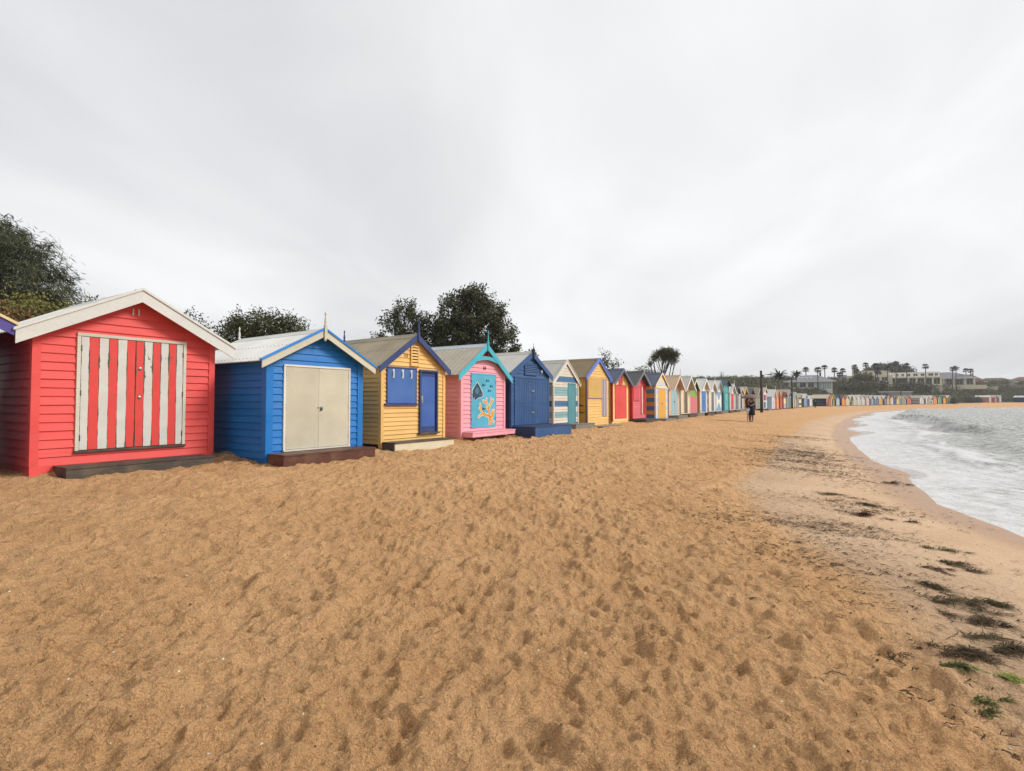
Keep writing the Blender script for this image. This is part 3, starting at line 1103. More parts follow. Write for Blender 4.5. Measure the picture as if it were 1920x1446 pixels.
# ---- box 13: yellow with blue shutter and blue door
YEL = paint((238, 192, 114), 0.34)
NAVT = paint((50, 68, 118), 0.12)
SHUT = paint((66, 108, 176), 0.2)
h = Hut('yellow weatherboard bathing box with blue window shutter and narrow blue door', -3.49, 14.02, 0.36, 34.6, 2.46, 3.0, 2.25, 0.70, of=0.12, os=0.15, ob=0.15)
h.core(YEL, 0.1)
h.boards(0.118, lambda k: YEL, lambda k: YEL, [(0.16, 1.27, 1.18, 2.20), (1.39, 2.14, 0.32, 2.18)], 2, 0.12)
h.corners(YEL, 0.06, 0.0)
for u, v in ((0.06, 0.1), (0.06, 1.5), (0.06, 2.9), (1.2, 0.3), (2.4, 0.1), (2.4, 1.5), (2.4, 2.9)):
    h.box('stump', (u - 0.05, v - 0.05, -0.4), (u + 0.05, v + 0.05, 0.115), M['deck_dark'])
h.roof(M['roof_tan'], screws=M['dark_steel'])
h.barges(NAVT, 0.15, None)
h.finial(NAVT, 0.36, 0.2, 0.034, back=NAVT)
sh = h.box('window_shutter', (0.19, -0.045, 1.21), (1.24, 0.0, 2.16), SHUT)
m = MB()
m.box((0.155, -0.05, 1.2), (0.19, 0.0, 2.2))
m.box((1.24, -0.05, 1.2), (1.275, 0.0, 2.2))
m.box((0.155, -0.056, 2.16), (1.275, 0.0, 2.205))
h.part(m, 'shutter_frame', NAVT, sh)
h.box('window_sill', (0.08, -0.10, 1.155), (1.33, 0.0, 1.20), NAVT)
for u in (0.38, 0.72, 1.05):
    m = MB()
    m.box((u - 0.03, -0.062, 2.06), (u + 0.03, -0.045, 2.14))
    m.box((u - 0.018, -0.075, 1.93), (u + 0.018, -0.052, 2.10))
    m.box((u - 0.028, -0.060, 1.90), (u + 0.028, -0.045, 1.95))
    h.part(m, 'latch', paint((225, 225, 222), 0.1, 0.35), sh)
h.frame(1.385, 2.145, 0.36, 2.12, NAVT, 0.055, -0.075)
dr = h.box('door', (1.445, -0.022, 0.36), (2.085, 0.0, 2.12), NAVT)
h.box('door_panel', (1.45, -0.034, 0.52), (2.03, -0.022, 1.98), paint((62, 102, 176), 0.15), dr)
m = MB()
m.box((1.47, -0.05, 1.22), (1.53, -0.034, 1.42))
m.tube([(1.50, -0.05, 1.30), (1.50, -0.075, 1.29), (1.50, -0.075, 1.24)], 0.010, 6)
h.part(m, 'lock_plate', M['steel'], dr)
h.box('door_sill', (1.34, -0.11, 0.315), (2.19, 0.0, 0.358), M['deck_dark'])
h.vent(1.08, 1.32, 2.30, 2.80, YEL, 6, M['black_gap'], 0.04)
h.number('13', 0.80, 2.50, 0.16, paint((215, 190, 120), 0.1))
step(h, 'dark plank bench step with cream riser before the yellow box 13', 0.0, 2.34, 0.56, 0.175, 0.1, M['deck_dark'], paint((222, 210, 180), 0.35), 2, -0.4)

# ---- box 14: pink with painted sea mural
PINK = paint((240, 166, 178), 0.14)
TEAL = paint((72, 182, 200), 0.12)
h = Hut('pink bathing box with teal gable and painted fish and coral doors', -1.67, 17.08, 0.39, 31.3, 2.64, 3.0, 2.24, 0.69, of=0.15, os=0.29, ob=0.1)
h.core(PINK, 0.2)
DU0, DU1, DZ0, DZ1 = 0.53, 2.05, 0.36, 2.16
h.boards(0.143, lambda k: PINK, lambda k: PINK, [(DU0, DU1, DZ0, DZ1)], 2, 0.24)
h.box('plinth', (-0.026, -0.026, -0.35), (0.16, 3.0, 0.24), PINK)
h.box('plinth', (0.16, 0.2, -0.35), (2.6, 0.25, 0.24), PINK)
h.corners(PINK, 0.09, 0.0)
h.roof(M['roof_beige'], pitch=0.2, amp=0.006, cap=paint((205, 215, 222), 0.2), screws=M['dark_steel'])
h.barges(TEAL, 0.17, None)
h.finial(TEAL, 0.40, 0.22, 0.030)
m = MB()
zc_ = h.zt(1.32) - 0.47
poly = []
for i in range(9):
    u = 0.72 + 1.2 * i / 8
    poly.append((u, -0.17, zc_ + 0.10 - 0.05 * ((u - 1.32) / 0.6) ** 2))
for i in range(9):
    u = 1.92 - 1.2 * i / 8
    poly.append((u, -0.17, zc_ - 0.09 * ((u - 1.32) / 0.6) ** 2 - 0.02))
m.prism(poly[::-1], (0, 0.03, 0))
h.part(m, 'collar_tie', TEAL)
h.box('gable_panel', (1.1, -0.03, zc_ + 0.1), (1.54, -0.005, zc_ + 0.28), paint((150, 35, 70), 0.1))
MURAL = paint((86, 178, 206), 0.12)
mid = (DU0 + DU1) / 2
doors = []
for s, (a, b) in enumerate(((DU0 + 0.02, mid - 0.003), (mid + 0.003, DU1 - 0.02))):
    dr = h.leaf(a, b, DZ0 + 0.02, DZ1 - 0.02, MURAL, -0.040)
    doors.append(dr)
    for z in (0.62, 1.9):
        h.hinge(dr, a if s == 0 else b, z, -0.041, M['dark_steel'])
m = MB()
m.box((DU0, -0.046, DZ0), (DU0 + 0.018, 0, DZ1))
m.box((DU1 - 0.018, -0.046, DZ0), (DU1, 0, DZ1))
m.box((DU0, -0.046, DZ1 - 0.018), (DU1, 0, DZ1 + 0.03))
m.box((DU0, -0.046, DZ0 - 0.02), (DU1, 0, DZ0 + 0.018))
h.part(m, 'door_frame', MURAL)
def inlay(door, pts, name, mat, v=-0.0405, th=0.0025):
    m_ = MB()
    # ear-safe: triangulate through bmesh
    bm = bmesh.new()
    vs = [bm.verts.new((p[0], v, p[1])) for p in pts]
    f = bm.faces.new(vs)
    bmesh.ops.triangulate(bm, faces=[f])
    bm.verts.index_update()
    vv = [tuple(q.co) for q in bm.verts]
    ff = [tuple(q.index for q in g.verts) for g in bm.faces]
    bm.free()
    m_.add(vv, ff)
    m_.add([(p[0], p[1] - th, p[2]) for p in vv], [g[::-1] for g in ff])
    n = len(pts)
    m_.add([(p[0], v, p[1]) for p in pts] + [(p[0], v - th, p[1]) for p in pts], [(i, (i + 1) % n, n + (i + 1) % n, n + i) for i in range(n)])
    return h.part(m_, name, mat, door)
FISHW = paint((215, 225, 225), 0.1)
FISHD = paint((32, 70, 96), 0.5)
FISHM = paint((70, 120, 140), 0.5)
def grow_poly(pts, k):
    cx = sum(p[0] for p in pts) / len(pts)
    cz = sum(p[1] for p in pts) / len(pts)
    return [(cx + (p[0] - cx) * k, cz + (p[1] - cz) * k) for p in pts]
fish = [(0.60, 1.60), (0.68, 1.68), (0.78, 1.74), (0.88, 1.87), (0.97, 1.80), (1.05, 1.70), (1.13, 1.60), (1.20, 1.52), (1.215, 1.45), (1.19, 1.40),
        (1.08, 1.38), (0.98, 1.37), (0.88, 1.33), (0.82, 1.30), (0.76, 1.27), (0.79, 1.35), (0.71, 1.38), (0.63, 1.31), (0.66, 1.42), (0.60, 1.50)]
inlay(doors[0], grow_poly(fish, 1.10), 'fish_outline', FISHW, -0.0405)
inlay(doors[0], fish, 'painted_fish', FISHD, -0.0435)
inlay(doors[0], [(0.72, 1.58), (0.84, 1.72), (0.93, 1.70), (1.0, 1.60), (0.96, 1.50), (0.84, 1.46)], 'fish_flank', FISHM, -0.0465)
inlay(doors[0], [(1.0, 1.47), (1.16, 1.49), (1.18, 1.45), (1.0, 1.43)], 'fish_mouth', FISHM, -0.0465)
def coral(door, segs, lo, hi):
    for name, mat, ext, v in (('coral_outline', paint((240, 236, 215), 0.1), 0.022, -0.0405), ('painted_coral', paint((228, 152, 30), 0.12), 0.0, -0.0435)):
        mb = MB()
        for i, (a, b, r0, r1) in enumerate(segs):
            if max(a[0], b[0]) < lo or min(a[0], b[0]) > hi:
                continue
            dx, dz = b[0] - a[0], b[1] - a[1]
            L = math.hypot(dx, dz)
            nx_, nz_ = -dz / L, dx / L
            vv_ = v - 0.00007 * i
            pts = [(a[0] + nx_ * (r0 + ext), a[1] + nz_ * (r0 + ext)), (b[0] + nx_ * (r1 + ext), b[1] + nz_ * (r1 + ext))]
            for q in range(1, 6):
                th = math.pi * q / 6
                pts.append((b[0] + (r1 + ext) * (math.cos(th) * nx_ + math.sin(th) * dx / L), b[1] + (r1 + ext) * (math.cos(th) * nz_ + math.sin(th) * dz / L)))
            pts += [(b[0] - nx_ * (r1 + ext), b[1] - nz_ * (r1 + ext)), (a[0] - nx_ * (r0 + ext), a[1] - nz_ * (r0 + ext))]
            pts = [(min(max(p[0], lo), hi), max(p[1], DZ0 + 0.03)) for p in pts]
            mb.prism([(p[0], vv_, p[1]) for p in pts], (0, -0.002, 0))
        h.part(mb, name, mat, door)
cs = [((1.66, 0.40), (1.63, 0.72), 0.055, 0.05), ((1.63, 0.72), (1.58, 0.98), 0.05, 0.045), ((1.58, 0.98), (1.50, 1.12), 0.04, 0.035), ((1.50, 1.12), (1.40, 1.20), 0.03, 0.03),
      ((1.40, 1.20), (1.24, 1.25), 0.03, 0.03), ((1.42, 1.20), (1.44, 1.32), 0.026, 0.025), ((1.58, 0.98), (1.68, 1.14), 0.035, 0.032), ((1.68, 1.14), (1.80, 1.24), 0.03, 0.03),
      ((1.72, 1.16), (1.72, 1.34), 0.028, 0.025), ((1.80, 1.24), (1.88, 1.30), 0.028, 0.02), ((1.62, 0.72), (1.40, 0.76), 0.045, 0.042), ((1.40, 0.76), (1.18, 0.84), 0.042, 0.036),
      ((1.18, 0.84), (1.08, 0.98), 0.034, 0.03), ((1.08, 0.98), (1.05, 1.14), 0.028, 0.024), ((1.08, 0.98), (1.00, 1.00), 0.028, 0.026), ((1.20, 0.83), (0.96, 0.70), 0.034, 0.028),
      ((1.64, 0.66), (1.82, 0.72), 0.04, 0.045), ((1.82, 0.72), (1.92, 0.92), 0.042, 0.03), ((1.78, 0.72), (1.80, 0.92), 0.035, 0.025), ((1.70, 0.62), (1.90, 0.50), 0.03, 0.026), ((1.58, 0.96), (1.44, 1.00), 0.03, 0.026)]
coral(doors[0], cs, 0.56, mid - 0.006)
coral(doors[1], cs, mid + 0.006, 2.02)
BLK = paint((25, 35, 45), 0.2)
for (fx, fz) in ((1.50, 1.95), (1.74, 1.76), (1.62, 1.60)):
    pf = inlay(doors[1], [(fx - 0.05, fz), (fx + 0.02, fz + 0.035), (fx + 0.10, fz + 0.005), (fx + 0.02, fz - 0.03)], 'small_fish', FISHM)
    inlay(doors[1], [(fx - 0.10, fz + 0.06), (fx - 0.085, fz + 0.06), (fx - 0.03, fz), (fx - 0.085, fz - 0.06), (fx - 0.10, fz - 0.06), (fx - 0.05, fz)], 'fish_tail', BLK, -0.0433)
    inlay(doors[1], [(fx + 0.0, fz + 0.05), (fx + 0.03, fz + 0.05), (fx + 0.12, fz - 0.025), (fx + 0.10, fz - 0.035)], 'fish_stripe', BLK, -0.0436)
for z in (0.98, 1.80):
    m = MB()
    m.box((mid - 0.10, -0.062, z - 0.012), (mid + 0.07, -0.044, z + 0.012))
    m.box((mid - 0.10, -0.058, z - 0.05), (mid - 0.07, -0.044, z + 0.04))
    h.part(m, 'bolt', M['dark_steel'], doors[0])
h.number('14', 1.24, 2.33, 0.17, BLK)
step(h, 'pink painted step in front of the pink box with coral doors', 0.05, 2.72, 0.46, 0.23, 0.14, PINK, None, 1, 0.07, ends=True)

# ---- box 15: navy with plank doors
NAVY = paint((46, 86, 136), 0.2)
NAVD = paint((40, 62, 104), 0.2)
h = Hut('dark blue bathing box with grooved plank doors and big gable louvre', -0.04, 19.72, 0.46, 33.0, 2.86, 2.8, 2.28, 0.56, of=0.10, os=0.17, ob=0.1)
h.core(NAVY, -0.2)
DU0, DU1, DZ0, DZ1 = 0.20, 2.76, 0.26, 2.10
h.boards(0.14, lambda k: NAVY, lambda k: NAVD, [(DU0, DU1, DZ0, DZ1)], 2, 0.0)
h.corners(NAVY, 0.06, 0.0)
h.roof(M['roof_grey'], screws=None)
h.barges(NAVY, 0.19, None)
h.finial(M['dark_steel'], 0.26, 0.22, 0.014, sq=0.05)
h.frame(DU0, DU1, DZ0, DZ1 - 0.03, NAVY, 0.04, -0.05)
mid = 1.47
for s, (a, b) in enumerate(((DU0 + 0.045, mid - 0.005), (mid + 0.005, DU1 - 0.045))):
    dr = h.box('door', (a, -0.024, DZ0), (b, 0.0, DZ1 - 0.035), NAVD)
    n = 9
    for i in range(n):
        p0, p1 = a + (b - a) * i / n, a + (b - a) * (i + 1) / n
        m = MB()
        m.hexa([(p0 + 0.007, -0.042, DZ0), (p1 - 0.007, -0.042, DZ0), (p1 - 0.001, -0.024, DZ0), (p0 + 0.001, -0.024, DZ0),
                (p0 + 0.007, -0.042, DZ1 - 0.04), (p1 - 0.007, -0.042, DZ1 - 0.04), (p1 - 0.001, -0.024, DZ1 - 0.04), (p0 + 0.001, -0.024, DZ1 - 0.04)])
        h.part(m, 'plank', NAVY, dr)
    h.box('rail', (a + 0.01, -0.055, 1.12), (b - 0.01, -0.042, 1.17), NAVY, dr)
    if s:
        for z in (0.73, 1.58):
            m = MB()
            m.box((mid - 0.08, -0.072, z - 0.02), (mid + 0.10, -0.043, z + 0.02))
            m.box((mid + 0.06, -0.08, z - 0.05), (mid + 0.11, -0.05, z + 0.03))
            h.part(m, 'bolt', M['steel'], dr)
h.vent(0.98, 1.80, 2.25, 2.60, NAVY, 5, M['black_gap'], 0.05)
m = MB()
m.lathe([(0.03, -0.06), (0.045, -0.02), (0.03, 0.05), (0.01, 0.06)], (2.2, -0.07, 2.38), 10)
m.box((2.17, -0.07, 2.36), (2.23, -0.02, 2.42))
h.part(m, 'wall_lamp', paint((220, 220, 215), 0.1), smooth=False)
step(h, 'wide dark blue painted platform before the dark blue box', 0.0, 2.92, 1.08, 0.235, 0.14, NAVD, NAVY, 6, -0.3)

# ---- box 16: weathered stripes
S_W, S_T, S_B = paint((226, 216, 200), 0.6), paint((136, 176, 180), 0.5), paint((66, 116, 156), 0.5)
seq16 = [S_B, S_W, S_W, S_T, S_T, S_W, S_W, S_B, S_B, S_W, S_W, S_T, S_T, S_T, S_W, S_W, S_B, S_B, S_W, S_W, S_W, S_W, S_W, S_W]
h = Hut('small bathing box in peeling white, teal and blue horizontal stripes', 1.85, 23.6, 0.52, 33.0, 2.51, 2.4, 2.02, 0.75, of=0.06, os=0.16, ob=0.1)
h.core(S_W, -0.2)
h.boards(0.126, lambda k: seq16[k], lambda k: seq16[k], [(1.40, 2.22, 0.0, 1.97)], 2, 0.0)
h.corners(S_W, 0.05, 0.0)
h.roof(M['roof_grey'])
h.barges(paint((232, 228, 215), 0.4), 0.13, paint((220, 216, 205), 0.3))
h.frame(1.40, 2.22, 0.0, 1.93, paint((78, 140, 150), 0.4), 0.04, -0.04)
dr = h.box('door', (1.44, -0.020, 0.0), (2.18, 0.0, 1.93), S_T)
for i in range(5):
    m = MB()
    m.box((1.445 + 0.147 * i, -0.034, 0.01), (1.445 + 0.147 * (i + 1) - 0.008, -0.02, 1.92))
    h.part(m, 'plank', paint((88, 150, 160), 0.5), dr)
step(h, 'low bleached board lying before the striped teal box', 0.9, 3.0, 0.7, 0.06, 0.1, M['deck_grey'], None, 2, -0.3)

# ---- box 17: yellow with tan shutter and lilac striped door
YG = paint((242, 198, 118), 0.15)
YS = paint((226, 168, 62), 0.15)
BLT = paint((108, 134, 216), 0.1)
h = Hut('tall yellow bathing box with light blue barge boards and tan shutter', 3.68, 25.89, 0.43, 33.0, 2.76, 3.2, 2.46, 0.64, of=0.08, os=0.2, ob=0.1)
h.core(YG, -0.2)
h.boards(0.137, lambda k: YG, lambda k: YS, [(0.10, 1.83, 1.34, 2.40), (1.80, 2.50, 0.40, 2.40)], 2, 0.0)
h.corners(paint((120, 100, 110), 0.2), 0.05, 0.0)
h.roof(M['roof_brown'])
h.barges(BLT, 0.14, BLT)
sh = h.box('window_shutter', (0.13, -0.036, 1.37), (1.80, 0.0, 2.37), paint((214, 174, 98), 0.35))
h.box('window_sill', (0.10, -0.05, 1.335), (1.83, 0.0, 1.368), paint((110, 112, 150), 0.2))
dr = h.box('door', (1.84, -0.02, 0.42), (2.48, 0.0, 2.37), paint((150, 130, 110), 0.2))
for i, c in enumerate(((196, 178, 190), (112, 104, 150), (214, 198, 196), (112, 104, 150), (206, 188, 186), (170, 150, 120))):
    m = MB()
    m.box((1.845 + 0.105 * i, -0.036, 0.43), (1.845 + 0.105 * (i + 1) - 0.004, -0.02, 2.36))
    h.part(m, 'plank', paint(c, 0.2), dr)
for zz in (1.04, 0.70):
    m = MB()
    m.tube([(-0.03, 0.30, zz), (-0.10, 0.30, zz - 0.02), (-0.12, 0.34, zz + 0.03), (-0.10, 0.42, zz + 0.04)], 0.012, 6)
    m.tube([(-0.03, 0.12, zz - 0.05), (-0.06, 0.55, zz - 0.06)], 0.016, 6)
    h.part(m, 'rope_hook', M['dark_steel'])
step(h, 'black sided plank step under the tall yellow box', 0.0, 2.6, 0.85, -0.02, 0.12, M['deck_grey'], M['deck_grey'], 3, -0.4)

# ---- box 18: yellow front, red doors
R18 = paint((226, 76, 72), 0.15)
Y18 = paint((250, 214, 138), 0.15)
h = Hut('yellow bathing box with red double doors, red louvre and slate blue roof', 5.46, 28.7, 0.53, 33.0, 2.47, 2.8, 2.15, 0.60, of=0.22, os=0.16, ob=0.1)
h.core(Y18, -0.2)
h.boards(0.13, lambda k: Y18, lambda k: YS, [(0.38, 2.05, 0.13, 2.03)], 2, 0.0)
h.corners(paint((200, 62, 30), 0.15), 0.05, 0.0, 0.05)
h.roof(M['roof_slate'])
h.barges(paint((100, 110, 134), 0.15), 0.15, None)
h.frame(0.36, 2.07, 0.14, 2.0, R18, 0.03, -0.05)
for s, (a, b) in enumerate(((0.395, 1.21), (1.22, 2.035))):
    h.leaf(a, b, 0.15, 1.99, R18, -0.038)
h.vent(0.98, 1.42, 2.10, 2.58, R18, 5, paint((120, 20, 18), 0.1), 0.04)
for a, b in ((0.06, 0.36), (2.07, 2.41)):
    pass

# ---- box 19: pinkish red with window and white striped door
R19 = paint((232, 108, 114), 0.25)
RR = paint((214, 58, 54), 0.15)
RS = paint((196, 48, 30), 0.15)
h = Hut('pinkish red bathing box with dark grey roof and thin white pole by its door', 7.27, 31.8, 0.60, 33.0, 2.43, 2.8, 2.1, 0.62, of=0.32, os=0.2, ob=0.1)
h.core(RR, 0.0)
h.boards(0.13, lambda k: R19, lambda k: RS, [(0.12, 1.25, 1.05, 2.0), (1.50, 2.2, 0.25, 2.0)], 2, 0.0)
h.corners(RR, 0.05, 0.0)
h.roof(M['roof_char'])
h.barges(paint((120, 122, 128), 0.15), 0.16, None)
h.finial(paint((220, 220, 222), 0.1), 0.42, 0.1, 0.02, sq=0.02)
h.box('window_shutter', (0.15, -0.04, 1.08), (1.22, 0.0, 1.98), paint((220, 84, 96), 0.2))
dr = h.box('door', (1.53, -0.03, 0.27), (2.17, 0.0, 1.98), RS)
h.box('stripe_batten', (1.62, -0.05, 0.27), (1.74, -0.03, 1.98), paint((240, 238, 235), 0.1), dr)
for u in (1.48, 2.2):
    h.box('door_jamb', (u, -0.05, 0.2), (u + 0.05, 0.0, 2.02), RR)
step(h, 'dark mossy timber platform under the pinkish red box', -0.15, 2.3, 0.9, -0.03, 0.2, M['deck_dark'], M['deck_dark'], 3, -0.5)

# ---- box 20: blue and orange stripes
B20, O20 = paint((78, 124, 172), 0.2), paint((228, 160, 56), 0.2)
W20, C20 = paint((205, 214, 236), 0.15), paint((252, 222, 164), 0.15)
h = Hut('blue and orange striped bathing box with yellow double doors', 9.38, 34.4, 0.51, 33.0, 2.6, 2.8, 2.2, 0.62, of=0.08, os=0.12, ob=0.1)
h.core(C20, -0.1)
h.boards(0.137, lambda k: (W20 if (k // 2) % 2 == 0 else C20), lambda k: (B20 if (k // 2) % 2 == 0 else O20), [(0.55, 2.06, 0.0, 2.02)], 2, 0.0)
h.corners(W20, 0.05, 0.0)
h.roof(M['roof_slate'])
h.barges(C20, 0.10, None)
h.frame(0.5, 2.1, 0.0, 2.0, W20, 0.05, -0.05, head_over=0.4)
for a, b in ((0.56, 1.295), (1.305, 2.04)):
    dr = h.leaf(a, b, 0.02, 1.99, paint((238, 178, 66), 0.15), -0.038)
h.padlock(dr, 1.34, 1.0, -0.038, M['dark_steel'])
step(h, 'grey plank step before the blue and orange striped box', -0.3, 2.2, 0.8, -0.01, 0.15, M['deck_grey'], M['deck_grey'], 3, -0.4)
step(h, 'small lower grey step on the sand beside the striped box', 0.5, 1.7, 1.35, -0.16, 0.1, M['deck_grey'], M['deck_dark'], 2, -0.4)
